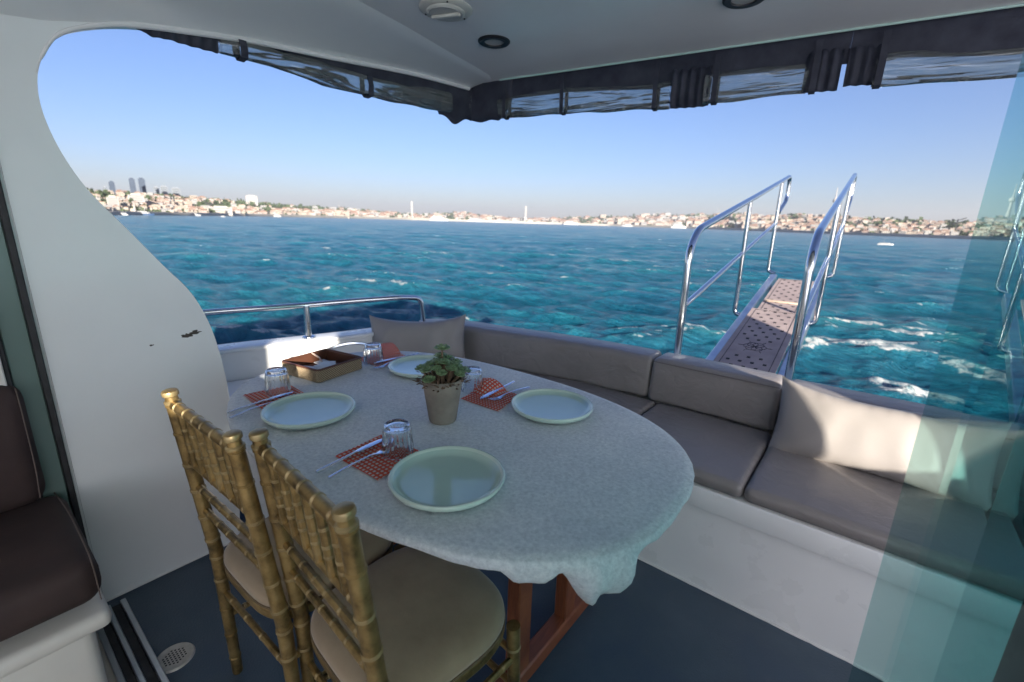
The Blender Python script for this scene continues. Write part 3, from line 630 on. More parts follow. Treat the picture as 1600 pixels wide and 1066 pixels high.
seam(b2, [(-.785, 2.137, .684), (-.23, 2.137, .684)]); seam(b3, [(-.208, 2.152, .676), (1.09, 2.152, .676)])
M = Matrix.Translation((.075, 2.035, .598)) @ Matrix.Rotation(R(1), 4, 'Z') @ Matrix.Rotation(R(90-20), 4, 'X')
tag(pillow('throw_pillow', .60, .335, .15, M, vinyl2, 1), 'light taupe pillow in a patch of sun on the right bench', 'pillow')
M = Matrix.Translation((-2.035, 1.70, .628)) @ Matrix.Rotation(R(50), 4, 'Z') @ Matrix.Rotation(R(90-14), 4, 'X')
tag(pillow('throw_pillow', .56, .33, .15, M, vinyl2, 4), 'light taupe pillow in the shaded left corner behind the table', 'pillow')
# ---- roof
rf = thing('canopy_roof', 'glossy white overhead canopy of the aft deck', 'roof')
bm = bmesh.new(); out = [(-1.95, -.5), (1.95, -.5), (1.95, 2.36), (.213, 2.31), (-.731, 2.168), (-1.3, 2.085), (-1.74, 2.03), (-1.96, 2.01)]
prism(bm, out, 'z', 2.05, 2.2); obj('ceiling_panel', bm, gelc, rf)
# fairing between side wall and ceiling: broad smooth cove that tapers to a nose aft
bm = bmesh.new(); rows = []
ys = [.0, .15, .3, .508, .663, .866, 1.06, 1.168, 1.32, 1.45, 1.58, 1.7, 1.8, 1.88, 1.93, 1.965, 1.985]
for y in ys:
    zo = float(np.interp(y, [.15, .3, .4, .508, .663, .866, 1.168, 1.6, 1.98], [1.80, 1.82, 1.84, 1.876, 1.905, 1.935, 1.966, 2.008, 2.026]))
    xi = float(np.interp(y, [0, .3, .6, 1.06, 1.32, 1.58, 1.8, 1.93, 1.985], [-1.44, -1.465, -1.49, -1.545, -1.585, -1.64, -1.68, -1.71, -1.745]))
    row = []
    for k in range(9):
        t = k/8; x = -1.905+(xi+1.905)*t; z = zo+(2.046-zo)*(t**.75)
        if t > .999: z = 2.054
        row.append((x, y, z))
    rows.append(row+[(xi-.002, y, 2.07), (-1.905, y, 2.07)])
loft(bm, rows); obj('side_fairing', bm, gelc2, rf, angle=25)
bm = bmesh.new(); tube(bm, [(x, y-.006, 2.047) for x, y in [(-1.72, 2.018), (-1.3, 2.085), (-.731, 2.168), (.213, 2.31), (1.95, 2.36)]], .0045, 6); obj('edge_trim', bm, mat('pale_green_trim', (.42, .60, .54), .4), rf)
bm = bmesh.new(); tube(bm, smooth_path([(-1.9, y, z-.002) for y, z in ((.268, 1.69), (.285, 1.735), (.328, 1.80), (.40, 1.842), (.508, 1.879), (.66, 1.905), (.87, 1.935), (1.17, 1.963), (1.6, 2.005), (1.97, 2.024))], 5), [.002]*5+[.004]*5+[.006]*5+[.008]*5+[.010]*26, 8); obj('edge_trim', bm, gelc, rf)
def fixture(x, y, r, label, kind):
    t = thing('ceiling_light' if kind == 'light' else 'ceiling_vent', label, 'downlight' if kind == 'light' else 'vent', (x, y, 2.05), R(20))
    if kind == 'light':
        bm = bmesh.new(); lathe(bm, [(r*.60, -.002), (r*.62, -.008), (r*.9, -.009), (r, -.004), (r, .0)], 40); obj('ring', bm, blackp, t)
        bm = bmesh.new(); lathe(bm, [(0, -.003), (r*.61, -.003), (r*.61, 0)], 32); obj('diffuser', bm, lampw, t)
    else:
        bm = bmesh.new(); lathe(bm, [(0, -.016), (r*.66, -.016), (r*.7, -.013), (r*.72, -.010), (r*.95, -.007), (r, -.002), (r, 0)], 40); obj('vent_plate', bm, ventm, t)
        bm = bmesh.new(); lathe(bm, [(0, -.018), (r*.62, -.018), (r*.64, -.014)], 36); obj('valve_disc', bm, lampw, t)
        bm = bmesh.new(); box(bm, (0, 0, -.022), (r*1.15, r*.16, .010), .003, 2); obj('grip', bm, ventm, t)
        bm = bmesh.new(); box(bm, (-.1*r, .15*r, -.0185), (r*.35, r*.12, .003)); obj('opening', bm, blackp, t)
        for a in (60, 180, 300):
            bm = bmesh.new(); lathe(bm, [(0, -.0115), (r*.035, -.0115), (r*.035, -.008)], 8, Matrix.Translation((r*.85*math.cos(R(a)), r*.85*math.sin(R(a)), 0))); obj('screw', bm, blackp, t)
    return t
fixture(-1.403, 1.602, .066, 'round downlight with black ring at the middle of the white ceiling', 'light')
fixture(-.49, 1.775, .066, 'round downlight with black ring cut by the top edge of the photo', 'light')
fixture(-1.352, 1.283, .094, 'round white ceiling vent with a grip bar', 'vent')
# ---- rolled clear-vinyl curtains under the eaves
def plane_pt(line, s, z, off=0):
    pts = [Vector((x, y, 0)) for x, y in line]; d = s
    for a, b in zip(pts, pts[1:]):
        l = (b-a).length
        if d <= l or b is pts[-1]:
            t = (b-a).normalized(); n = Vector((-t.y, t.x, 0)); return a+t*d+n*off+Vector((0, 0, z))
        d -= l
def band(name, line, s0, s1, zt, zb, m, parent, off=0, amp=.004, fr=14, n=60, thick=.004, rows=6, seed=0):
    bm = bmesh.new(); g = []
    for i in range(n+1):
        s = s0+(s1-s0)*i/n; a, b = (zt(s) if callable(zt) else zt), (zb(s) if callable(zb) else zb); col = []
        for j in range(rows+1):
            z = a+(b-a)*j/rows; wob = amp*(j/rows*.7+.3)*(math.sin(s*fr*6.28+j*.5+seed)+mnoise.noise(Vector((s*9, j*.7, seed)))*1.5)
            col.append((s, z, off+wob))
        g.append(col)
    def mk(d): return [[bm.verts.new(plane_pt(line, s, z, o+d)) for s, z, o in col] for col in g]
    A, B = mk(0), mk(thick)
    for G in (A, B):
        for i in range(n):
            for j in range(rows): bm.faces.new((G[i][j], G[i+1][j], G[i+1][j+1], G[i][j+1]))
    for i in range(n): bm.faces.new((A[i][-1], A[i+1][-1], B[i+1][-1], B[i][-1])); bm.faces.new((A[i][0], A[i+1][0], B[i+1][0], B[i][0]))
    for e in (0, n):
        for j in range(rows): bm.faces.new((A[e][j], A[e][j+1], B[e][j+1], B[e][j]))
    return obj(name, bm, m, parent, angle=50)
def roll(name, line, s0, s1, zt, zb, m, parent, off=.02, th=.03, n=70, seed=0, fold=.012, nn=18, pleat=0):
    """loosely rolled sheet: flattened wobbly tube hanging between zt and zb"""
    bm = bmesh.new(); secs = []
    for i in range(n+1):
        s = s0+(s1-s0)*i/n; a, b = (zt(s) if callable(zt) else zt), (zb(s) if callable(zb) else zb); c, h = (a+b)/2, (a-b)/2; sec = []
        for k in range(nn):
            an = 2*PI*k/nn; w_ = 1+.35*mnoise.noise(Vector((s*4+seed, math.cos(an)*1.2, math.sin(an)*1.2+seed)))
            z = c+h*math.sin(an)*(1+.10*mnoise.noise(Vector((s*7, an, seed)))); x = off+th*math.cos(an)*w_+fold*mnoise.noise(Vector((s*6, z*22, seed+3)))+pleat*math.sin(s*170+seed)*(1 if math.cos(an) < .3 else 0)
            sec.append(plane_pt(line, s, z, x))
        secs.append(sec)
    loft(bm, secs); return obj(name, bm, m, parent, angle=80)
def strap(line, s, zt, zb, parent, off, wd=.018, depth=.045):
    bm = bmesh.new(); path = [(off-.008, zt), (off-.018, (zt+zb)/2), (off-.012, zb-.003), (off+depth*.5, zb-.008), (off+depth, zb+.02), (off+depth, zt)]
    secs = []
    for o_, z in path:
        secs.append([plane_pt(line, s-wd/2, z, o_), plane_pt(line, s+wd/2, z, o_), plane_pt(line, s+wd/2, z, o_+.004), plane_pt(line, s-wd/2, z, o_+.004)])
    loft(bm, secs); obj('strap', bm, black_fab, parent)
AFT = [(-1.80, 2.035), (-1.3, 2.105), (-.731, 2.19), (.213, 2.33), (1.9, 2.4)]
def sA(x): # arclength at X along AFT
    s = 0
    for (x0, y0), (x1, y1) in zip(AFT, AFT[1:]):
        l = math.hypot(x1-x0, y1-y0)
        if x <= x1: return s+l*(x-x0)/(x1-x0)
        s += l
    return s
zb_a = lambda s: float(np.interp(s, [0, sA(-1.36), sA(-.89), sA(-.24), sA(.24), 4], [1.872, 1.866, 1.846, 1.860, 1.846, 1.86]))
zt_a = lambda s: float(np.interp(s, [0, sA(-1.36), sA(-.93), sA(-.72), sA(-.33), sA(-.1), sA(.22), 4], [1.985, 1.986, 1.955, 1.975, 1.965, 1.968, 1.935, 1.96]))
t1 = thing('rolled_curtain', 'rolled clear vinyl curtain along the aft eave, section nearest the roof corner', 'curtain')
band('canvas_band', AFT, .0, sA(-.85), 2.13, lambda s: zt_a(s)-.022, black_fab, t1, .014, .003, 2)
roll('clear_roll', AFT, sA(-1.75), sA(-.86), zt_a, zb_a, clear_vinyl, t1, seed=1)
for x in (-1.70, -1.37, -.92): strap(AFT, sA(x), 2.03, zb_a(sA(x)), t1, -.012)
t2 = thing('rolled_curtain', 'rolled clear vinyl curtain along the aft eave, middle section', 'curtain')
band('canvas_band', AFT, sA(-.858), sA(-.2255), 2.13, lambda s: zt_a(s)-.02, black_fab, t2, .014, .003, 2, seed=3)
roll('gathered_canvas', AFT, sA(-.855), sA(-.70), 2.0, lambda s: zb_a(s)-.004, black_fab, t2, seed=5, th=.026, pleat=.006, n=90)
roll('clear_roll', AFT, sA(-.72), sA(-.345), zt_a, zb_a, clear_vinyl, t2, seed=2)
roll('gathered_canvas', AFT, sA(-.36), sA(-.243), 2.0, lambda s: zb_a(s)-.003, black_fab, t2, seed=6, th=.026, pleat=.006, n=90)
for x in (-.675, -.325): strap(AFT, sA(x), 2.03, zb_a(sA(x)), t2, -.012, .022)
t3 = thing('rolled_curtain', 'rolled clear vinyl curtain along the aft eave, right section', 'curtain')
band('canvas_band', AFT, sA(-.225), sA(1.85), 2.13, lambda s: zt_a(s)-.02, black_fab, t3, .014, .003, 2, seed=4)
roll('gathered_canvas', AFT, sA(-.226), sA(-.12), 2.0, lambda s: zb_a(s)+.008, black_fab, t3, seed=7, th=.026, pleat=.006, n=90)
roll('clear_roll', AFT, sA(-.14), sA(1.8), zt_a, zb_a, clear_vinyl, t3, seed=8, n=110)
for x in (-.125, .45, 1.2): strap(AFT, sA(x), 2.03, zb_a(sA(x)), t3, -.012, .022)
LFT = [(-1.93, .50), (-1.93, 1.98)]
def sy(y): return y-.5
ztl = lambda s: float(np.interp(s+.5, [.5, .82, 1.06, 1.34, 1.6, 1.9], [1.885, 1.925, 1.94, 1.935, 1.955, 1.985]))
zbl = lambda s: float(np.interp(s+.5, [.5, .56, .6, .65, .82, .92, 1.12, 1.3, 1.5, 1.84, 1.95], [1.88, 1.863, 1.868, 1.866, 1.868, 1.870, 1.850, 1.855, 1.858, 1.879, 1.88]))
t4 = thing('rolled_curtain', 'rolled clear vinyl curtain hanging from the left roof edge', 'curtain')
band('canvas_band', LFT, .0, sy(1.96), lambda s: float(np.interp(s+.5, [.5, .8, 1.2, 1.6, 1.96], [1.90, 1.95, 1.99, 2.03, 2.05])), lambda s: ztl(s)-.012, black_fab, t4, -.012, .003, 2)
roll('gathered_canvas', LFT, .0, sy(.745), lambda s: ztl(s)+.01, zbl, black_fab, t4, off=-.004, th=.012, seed=11, fold=.006, pleat=.004)
roll('clear_roll', LFT, sy(.75), sy(1.84), ztl, zbl, clear_vinyl, t4, off=-.012, th=.028, seed=12)
for y in (.815, 1.335): strap(LFT, sy(y), ztl(sy(y))-.003, zbl(sy(y)), t4, -.034, .024, .05)
CRN = [(-1.95, 1.80), (-1.93, 2.02), (-1.66, 2.075)]
t5 = thing('corner_canvas', 'bunched dark canvas at the roof corner between the rolled curtains', 'curtain')
roll('canvas_bundle', CRN, 0, .48, 2.13, lambda s: 1.868-.024*math.exp(-((s-.10)/.04)**2)+.006*math.sin(s*40)+.10*max(0, (s-.40)/.08), black_fab, t5, off=.0, th=.028, seed=20, fold=.03)
bm = bmesh.new()
for k, z in enumerate((1.985, 1.965, 1.945, 1.93)): box(bm, (-1.905+.006*(k % 2), 1.99-.004*k, z), (.006, .006, .005), .001, 1)
obj('eyelet', bm, steel, t5)
# ---- deck drain
dr = thing('deck_drain', 'round perforated deck drain on the floor at lower left', 'drain', (-1.475, .243, 0))
bm = bmesh.new(); lathe(bm, [(0, .004), (.040, .004), (.044, .006), (.050, .005), (.053, 0)], 40); obj('drain_plate', bm, mottled('worn_drain_metal', (.36, .34, .30), (.5, .48, .44), 50, .45, .3), dr)
bm = bmesh.new()
for i in range(-3, 4):
    for j in range(-3, 4):
        x, y = i*.0095+(j % 2)*.0047, j*.0085
        if math.hypot(x, y) < .032: lathe(bm, [(0, .0046), (.0028, .0046), (.0028, .003)], 8, Matrix.Translation((x, y, 0)))
obj('drain_holes', bm, holem, dr)
# ================================================================ gangway
gd = Vector((-.0274, .9842, .1749)); ge = Vector((.99961, .02783, 0)); gn = ge.cross(gd).normalized(); gO = Vector((-.7867, 3.1, .4877)); gh = Vector((gd.x, gd.y, 0))
def G(u, v, h=0, up=0): return gO+gd*u+ge*v+gn*h+Vector((0, 0, up))
gw = thing('gangway', 'steel gangway with twin handrails reaching out over the sea', 'gangway')
MG = Matrix(((ge.x, gd.x, gn.x, gO.x), (ge.y, gd.y, gn.y, gO.y), (ge.z, gd.z, gn.z, gO.z), (0, 0, 0, 1)))
def gbox(name, v0, v1, u0, u1, h0, h1, m, r=.004, parent=None):
    bm = bmesh.new(); box(bm, ((v0+v1)/2, (u0+u1)/2, (h0+h1)/2), (v1-v0, u1-u0, h1-h0), r, 1); bmesh.ops.transform(bm, matrix=MG, verts=bm.verts); return obj(name, bm, m, parent or gw)
gbox('side_beam', -.005, .055, -.9, 2.33, -.09, 0, steel2, .008); gbox('side_beam', .42, .48, -.9, 2.33, -.09, 0, steel2, .008)
for u in (-.5, .4, 1.2, 2.0): gbox('cross_bar', .056, .419, u, u+.05, -.088, -.05, steel2)
def treadp(u0, u1, v0, v1, h, rows, cols, rose=None):
    bm = bmesh.new(); w_ = v1-v0; box(bm, ((v0+v1)/2, (u0+u1)/2, h-.01), (w_, u1-u0, .02), .003, 1); nf = set(bm.faces)
    for i in range(rows):
        uu = u0+.07+(u1-u0-.12)*i/(rows-1)
        if rose and abs(uu-rose) < .12: continue
        for j in range(cols):
            if (i+j) % 2: continue
            vv = v0+w_*.2+w_*.6*j/(cols-1); box(bm, (vv, uu, h+.001), (.020, .020, .003))
    for vv in (v0+w_*.10, v1-w_*.10): box(bm, (vv, (u0+u1)/2, h+.0008), (.003, u1-u0-.06, .002))
    for uu in (u0+.03, u1-.03): box(bm, ((v0+v1)/2, uu, h+.0012), (w_*.8, .003, .002))
    if rose:
        vc = (v0+v1)/2
        for k in range(6):
            a = PI/3*k; cx, cy = vc+.036*math.cos(a), rose+.036*math.sin(a)
            tube(bm, [(cx+.034*math.cos(2*PI*q/20), cy+.034*math.sin(2*PI*q/20), h+.0005) for q in range(20)], .0016, 5, closed=True)
            tube(bm, [(vc+.07*math.cos(a), rose+.07*math.sin(a), h+.0005), (vc+.105*math.cos(a), rose+.105*math.sin(a), h+.0005)], .0016, 5)
    for f in bm.faces:
        if f not in nf: f.material_index = 1
    bmesh.ops.transform(bm, matrix=MG, verts=bm.verts); obj('tread_plate', bm, [tread, holem], gw)
treadp(-.85, 1.10, .058, .417, .022, 24, 7, .285); treadp(1.0, 2.2, .085, .39, -.008, 17, 5)
gbox('tread_bar', .10, .375, 1.40, 1.44, -.007, .004, mat('pale_wood_bar', (.55, .42, .32), .6))
for side, v in (('L', -.065), ('R', .515)):
    sgn = -1 if side == 'L' else 1
    def Q(u, up): q = gO+gh/gh.length*(u*gh.length)+ge*v; return Vector((q.x, q.y, gO.z+gd.z*u+up))
    hp = bend([Q(-.44, -.25), Q(-.46, .80), Q(-.34, .893), Q(1.35, .893), Q(3.0, .90), Q(3.02, .64), Q(2.60, .57)], .09, 7)
    bm = bmesh.new(); tube(bm, hp, .021, 12); ho = obj('handrail', bm, steel, gw)
    bm = bmesh.new(); tube(bm, [Q(-.42, .478), Q(2.56, .474)], .016, 10); obj('mid_rail', bm, steel, gw)
    for u in (1.03, 2.5):
        bm = bmesh.new(); tube(bm, bend([Q(u, .885), Q(u+.04, -.03), Q(u+.02, -.045)-ge*sgn*.075], .05, 6), .018, 10); obj('post', bm, steel, gw)
gbox('foot_plate', -.12, .58, -1.0, -.7, -.12, -.09, steel2)
bm = bmesh.new(); box(bm, (-.56, 2.62, .10), (.5, .5, .55), .02, 2); obj('pivot_base', bm, gel, gw)
# ================================================================ table
TC = (-1.01, .903); TA, TB, TN = .765, .485, 2.45
def sup(a, ra=TA, rb=TB, n=TN):
    c, s = math.cos(a), math.sin(a); return (TC[0]+ra*abs(c)**(2/n)*(1 if c > 0 else -1), TC[1]+rb*abs(s)**(2/n)*(1 if s > 0 else -1))
tb = thing('trestle_table', 'oval table on red brown wooden trestle legs', 'table')
bm = bmesh.new(); prism(bm, [sup(2*PI*k/96, TA-.006, TB-.006) for k in range(96)], 'z', .724, .744); obj('tabletop', bm, wood, tb)
for xs in (-.62, -1.40):
    for ys_ in (.86, 1.12):
        bm = bmesh.new(); box(bm, (xs, ys_, .385), (.045, .062, .655), .004, 1); lg = obj('leg', bm, wood, tb)
        if xs > -1:
            bm = bmesh.new()
            for z in (.56, .52): lathe(bm, [(0, .003), (.005, .002), (.006, 0)], 10, Matrix.Translation((xs+.0225, ys_-.005, z)) @ Matrix.Rotation(PI/2, 4, 'Y'))
            obj('bolt', bm, goldl, lg)
    bm = bmesh.new(); box(bm, (xs, .92, .030), (.055, .76, .055), .006, 1); obj('foot_beam', bm, wood, tb)
    bm = bmesh.new(); box(bm, (xs, .92, .695), (.05, .7, .038), .004, 1); obj('top_beam', bm, wood, tb)
bm = bmesh.new(); box(bm, (-1.01, .92, .46), (.73, .03, .09), .004, 1); obj('stretcher', bm, wood, tb)
def build_cloth():
    bm = bmesh.new(); K = 288; ctr = bm.verts.new((TC[0], TC[1], .7505)); rings = []
    for f in (.12, .25, .4, .55, .7, .82, .92, .97): rings.append([bm.verts.new((TC[0]+(sup(2*PI*k/K)[0]-TC[0])*f, TC[1]+(sup(2*PI*k/K)[1]-TC[1])*f, .7500+.0008*mnoise.noise(Vector((k*.2, f*8, 1))))) for k in range(K)])
    def hang(k):
        a = math.degrees(2*PI*k/K) % 360
        g = lambda c, w_: math.exp(-(((a-c+180) % 360-180)/w_)**2)
        h = .024+.004*mnoise.noise(Vector((math.cos(R(a))*4, math.sin(R(a))*4, 2)))+.088*math.exp(-(((a-337+180) % 360-180)/8.0)**4)+.034*math.exp(-(((a-321+180) % 360-180)/5.0)**4)+.012*g(310, 6)+.012*g(352, 6); return h
    for ex, dz in ((.004, .0015), (.007, .006), (.008, .3), (.007, .55), (.004, .8), (-.004, 1.0)):
        row = []
        for k in range(K):
            a = 2*PI*k/K; h = hang(k); x, y = sup(a, TA+ex, TB+ex); z = .7505-(dz if dz < .01 else h*dz)
            fold = (math.sin(k*.9)*.010+mnoise.noise(Vector((k*.22, dz*2, 5)))*.016)*max(0, (h-.04)/.06)*(dz if dz > .01 else 0)+mnoise.noise(Vector((k*.33, dz*2, 7)))*.004*(dz > .01)
            bulge = .018*max(0, (h-.06)/.06)*math.sin(PI*min(dz, 1)) if dz > .01 else 0
            d = Vector((x-TC[0], y-TC[1])).normalized()
            row.append(bm.verts.new((x+d.x*(fold+bulge), y+d.y*(fold+bulge), z)))
        rings.append(row)
    row = [bm.verts.new((v.co.x*.97+TC[0]*.03, v.co.y*.97+TC[1]*.03, v.co.z+.008)) for v in rings[-1]]; rings.append(row)
    for k in range(K): bm.faces.new((ctr, rings[0][k], rings[0][(k+1) % K]))
    for A, B in zip(rings, rings[1:]):
        for k in range(K): bm.faces.new((A[k], B[k], B[(k+1) % K], A[(k+1) % K]))
    return tag(obj('tablecloth', bm, cloth, angle=80), 'marbled grey cloth fitted over the oval table, bunched at one corner', 'tablecloth')
build_cloth()
TZ = .7512
# ---- plates
def make_plate():
    t = thing('dinner_plate', '', 'plate', group='dinner plates on the table'); r = .131
    bm = bmesh.new(); lathe(bm, [(0, .008), (.100, .008), (.110, .0095), (.117, .014), (.1215, .0175)], 72); obj('well', bm, glaze, t, angle=60)
    bm = bmesh.new(); lathe(bm, [(.1215, .0175), (.124, .0215), (.1275, .0235), (.1305, .0225), (.1315, .019), (.129, .012), (.120, .004), (.085, .001), (0, .001)], 72); obj('rim', bm, glaze2, t, angle=60); return t
pl0 = make_plate(); sets = [(-.680, .642, 'nearest pale green dinner plate, showing bright sky reflections'), (-.737, 1.154, 'pale green dinner plate on the right side of the table, nearest the bench'), (-1.261, .627, 'pale green dinner plate behind the two chair backs at left'), (-1.345, 1.135, 'pale dinner plate half hidden behind the potted succulent')]
for i, (x, y, lab) in enumerate(sets):
    o = pl0 if i == 0 else dup(pl0); o.location = (x, y, TZ); o['label'] = lab; o.rotation_euler = (0, 0, i*1.1)
# ---- napkins
def napkin(pts, label, lift=None, seed=0):
    bm = bmesh.new(); n = 14; a, b, c, d = [Vector((*p, 0)) for p in pts]; cen = (a+b+c+d)/4; G_ = {}
    for i in range(n+1):
        for j in range(n+1):
            u, v = i/n, j/n; p = a.lerp(b, u).lerp(d.lerp(c, u), v); z = .0016+.0012*abs(mnoise.noise(Vector((u*3+seed, v*3, 0))))
            if lift == 'b': f = max(0, (u-.45)/.55)*max(0, (1-v-.35)/.65); z += .034*math.sin(f*2.2); p = p.lerp(b, -f*.18)
            G_[i, j] = bm.verts.new((p.x-cen.x, p.y-cen.y, z))
    for i in range(n):
        for j in range(n): bm.faces.new((G_[i, j], G_[i+1, j], G_[i+1, j+1], G_[i, j+1]))
    ext = bmesh.ops.solidify(bm, geom=list(bm.faces), thickness=.0012)
    o = obj('napkin', bm, nap, angle=50); o.location = (cen.x, cen.y, TZ); return tag(o, label, 'napkin', 'red checked napkins on the table')
napkin([(-.972, .536), (-.985, .685), (-.823, .694), (-.800, .540)], 'red and white checked napkin beside the nearest plate', seed=1)
napkin([(-1.560, .554), (-1.540, .702), (-1.416, .697), (-1.385, .544)], 'red and white checked napkin at the left end beside the woven basket', seed=2)
napkin([(-1.650, 1.041), (-1.68, 1.228), (-1.53, 1.209), (-1.47, 1.027)], 'red and white checked napkin with a raised corner, before the left pillow', 'b', 3)
napkin([(-1.012, 1.018), (-1.04, 1.170), (-.890, 1.183), (-.850, 1.023)], 'red and white checked napkin with a raised corner, right of the pot', 'b', 4)
# ---- cutlery
def knife_bm():
    bm = bmesh.new(); secs = []
    for y, w_, h_, z in ((0, .0045, .004, .003), (.004, .0055, .006, .003), (.09, .0045, .0055, .004), (.112, .004, .004, .005), (.118, .009, .002, .005), (.15, .0095, .0014, .005), (.19, .0085, .0012, .004), (.208, .004, .001, .003), (.212, .001, .001, .003)):
        secs.append([(w_*math.cos(2*PI*k/10)+(.002 if y > .115 else 0), y, z+h_/2*math.sin(2*PI*k/10)) for k in range(10)])
    loft(bm, secs); return bm
def fork_bm():
    bm = bmesh.new(); secs = []
    for y, w_, h_, z in ((0, .0035, .003, .002), (.006, .0055, .003, .002), (.06, .004, .003, .007), (.12, .0028, .003, .007), (.140, .007, .002, .003), (.152, .0115, .0018, .001), (.160, .012, .0016, .001)):
        secs.append([(w_*math.cos(2*PI*k/10), y, z+h_/2*math.sin(2*PI*k/10)) for k in range(10)])
    loft(bm, secs)
    for i in range(4):
        x = -.0095+i*.0063; tube(bm, [(x, .156, .0012), (x*.98, .175, .002), (x*.95, .192, .006), (x*.94, .198, .008)], [.0017, .0015, .0012, .0006], 6)
    return bm
_kb = knife_bm(); kn0 = obj('table_knife', _kb, cutlery, angle=50); _fb = fork_bm(); fk0 = obj('table_fork', _fb, cutlery, angle=50)
def cut(o, p0, p1, label, cat, z=.005):
    d = Vector(p1)-Vector(p0); o.location = (p0[0], p0[1], TZ+z); o.rotation_euler = (0, 0, math.atan2(d.y, d.x)-PI/2); tag(o, label, cat, cat+'s on the table')
NL = ('beside the nearest plate', 'beside the left plate, over the table end', 'on the napkin right of the pot', 'on the far napkin behind the pot')
kp = [((-.925, .462), (-.951, .666)), ((-1.425, .462), (-1.457, .68)), ((-.971, 1.253), (-.943, 1.035)), ((-1.508, 1.255), (-1.527, 1.05))]
fp = [((-.885, .468), (-.898, .65)), ((-1.385, .452), (-1.415, .63)), ((-.903, 1.256), (-.918, 1.09)), ((-1.50, 1.19), (-1.47, 1.01))]
for i in range(4):
    k = kn0 if i == 0 else dup(kn0); cut(k, *kp[i], 'steel table knife '+NL[i], 'knife', .005 if i != 2 else .009)
    f = fk0 if i == 0 else dup(fk0); cut(f, *fp[i], 'steel fork '+NL[i], 'fork')
# ---- upturned fluted tumblers
def make_tumbler():
    bm = bmesh.new(); n = 72
    prof = [(.0, .0805), (.019, .0805), (.0235, .0835), (.0265, .0840), (.0290, .0815), (.0300, .076), (.0300, .068), (.0312, .0655), (.0322, .05), (.0338, .03), (.0352, .012), (.0357, .0), (.0343, .0), (.0336, .012), (.0318, .03), (.0300, .05), (.0282, .064), (.0262, .070), (.018, .0715), (0, .072)]
    rings = []
    for pi_, (r, z) in enumerate(prof):
        if r < 1e-6: rings.append([bm.verts.new((0, 0, z))]); continue
        fl_ = .0019 if 7 <= pi_ <= 10 and .01 < z < .066 else 0; bd = .0010 if 5 <= pi_ <= 6 else 0
        rings.append([bm.verts.new(((r+fl_*(math.cos(18*2*PI*j/n))+bd*math.cos(24*2*PI*j/n))*math.cos(2*PI*j/n), (r+fl_*(math.cos(18*2*PI*j/n))+bd*math.cos(24*2*PI*j/n))*math.sin(2*PI*j/n), z)) for j in range(n)])
    for A, B in zip(rings, rings[1:]):
        for j in range(n):
            if len(A) == 1: bm.faces.new((A[0], B[(j+1) % n], B[j]))
            elif len(B) == 1: bm.faces.new((A[j], A[(j+1) % n], B[0]))
            else: bm.faces.new((A[j], A[(j+1) % n], B[(j+1) % n], B[j]))
    return obj('glass_tumbler', bm, tumbler_glass, angle=70)
g0 = make_tumbler()
for i, (x, y, lab) in enumerate([(-.869, .649, 'upturned fluted glass tumbler on the nearest napkin'), (-1.499, .643, 'upturned fluted glass tumbler at the left table end, before the basket'), (-1.545, 1.05, 'upturned fluted glass tumbler standing before the left pillow'), (-1.037, 1.100, 'upturned fluted glass tumbler close beside the potted succulent')]):
    o = g0 if i == 0 else dup(g0); o.location = (x, y, TZ+.004); o.rotation_euler = (0, 0, i); o.scale = (1.08, 1.08, .95); tag(o, lab, 'glass', 'upturned tumblers on the table')
# ---- woven tray
bk = thing('woven_basket', 'rectangular seagrass basket holding white paper packets', 'basket', (-1.607, .865, TZ), R(9.5))
bm = bmesh.new(); W_, D_ = .205, .205
for k in range(7): tube(bm, [(x, y, .004+k*.0062) for x, y in rrect(W_+.0012*math.sin(k*2), D_+.0012*math.cos(k*2), .012, 4)], .0035, 7, closed=True)
obj('rope_wall', bm, wicker, bk)
bm = bmesh.new(); box(bm, (0, 0, .004), (W_-.004, D_-.004, .004)); 
for s in (-1, 1): box(bm, (s*(W_/2-.006), 0, .024), (.005, D_-.012, .042)); box(bm, (0, s*(D_/2-.006), .0242), (W_-.018, .005, .042))
obj('lining', bm, basket_in, bk)
bm = bmesh.new(); tube(bm, [(x, y, .046) for x, y in rrect(W_-.002, D_-.002, .012, 4)], .0045, 8, closed=True); obj('rim', bm, basket_in, bk)
PKL = ('white paper packet at the left front of the basket', 'white paper packet at the right front of the basket', 'white paper packet turned askew at the basket centre', 'white paper packet at the left rear of the basket', 'white paper packet at the right rear of the basket', 'topmost white paper packet, lying across the others in the basket')
for i, (x, y, a, z, tl) in enumerate([(-.03, -.045, 20, .010, 8), (.045, -.03, -25, .012, -10), (.0, .02, 50, .016, 14), (-.045, .035, -10, .012, 6), (.05, .05, 12, .014, -8), (.02, -.01, 80, .020, 12)]):
    bm = bmesh.new(); box(bm, (0, 0, 0), (.062, .044, .004), .0018, 2); bmesh.ops.subdivide_edges(bm, edges=bm.edges, cuts=1)
    o = obj('paper_packet', bm, paper); Mw = bk.matrix_basis @ Matrix.Translation((x, y, z+.004)) @ Matrix.Rotation(R(a), 4, 'Z') @ Matrix.Rotation(R(tl), 4, 'X')
    o.matrix_world = Mw; tag(o, PKL[i], 'packet', 'paper packets in the basket')
bm = bmesh.new(); tube(bm, [(-.098, .03, .047), (-.06, .032, .035), (-.03, .02, .026)], .0035, 7); o = obj('wooden_stirrer', bm, mat('pale_stirrer', (.55, .42, .36), .6)); o.matrix_world = bk.matrix_basis; tag(o, 'pale thin stirrer leaning on the basket rim', 'stirrer')
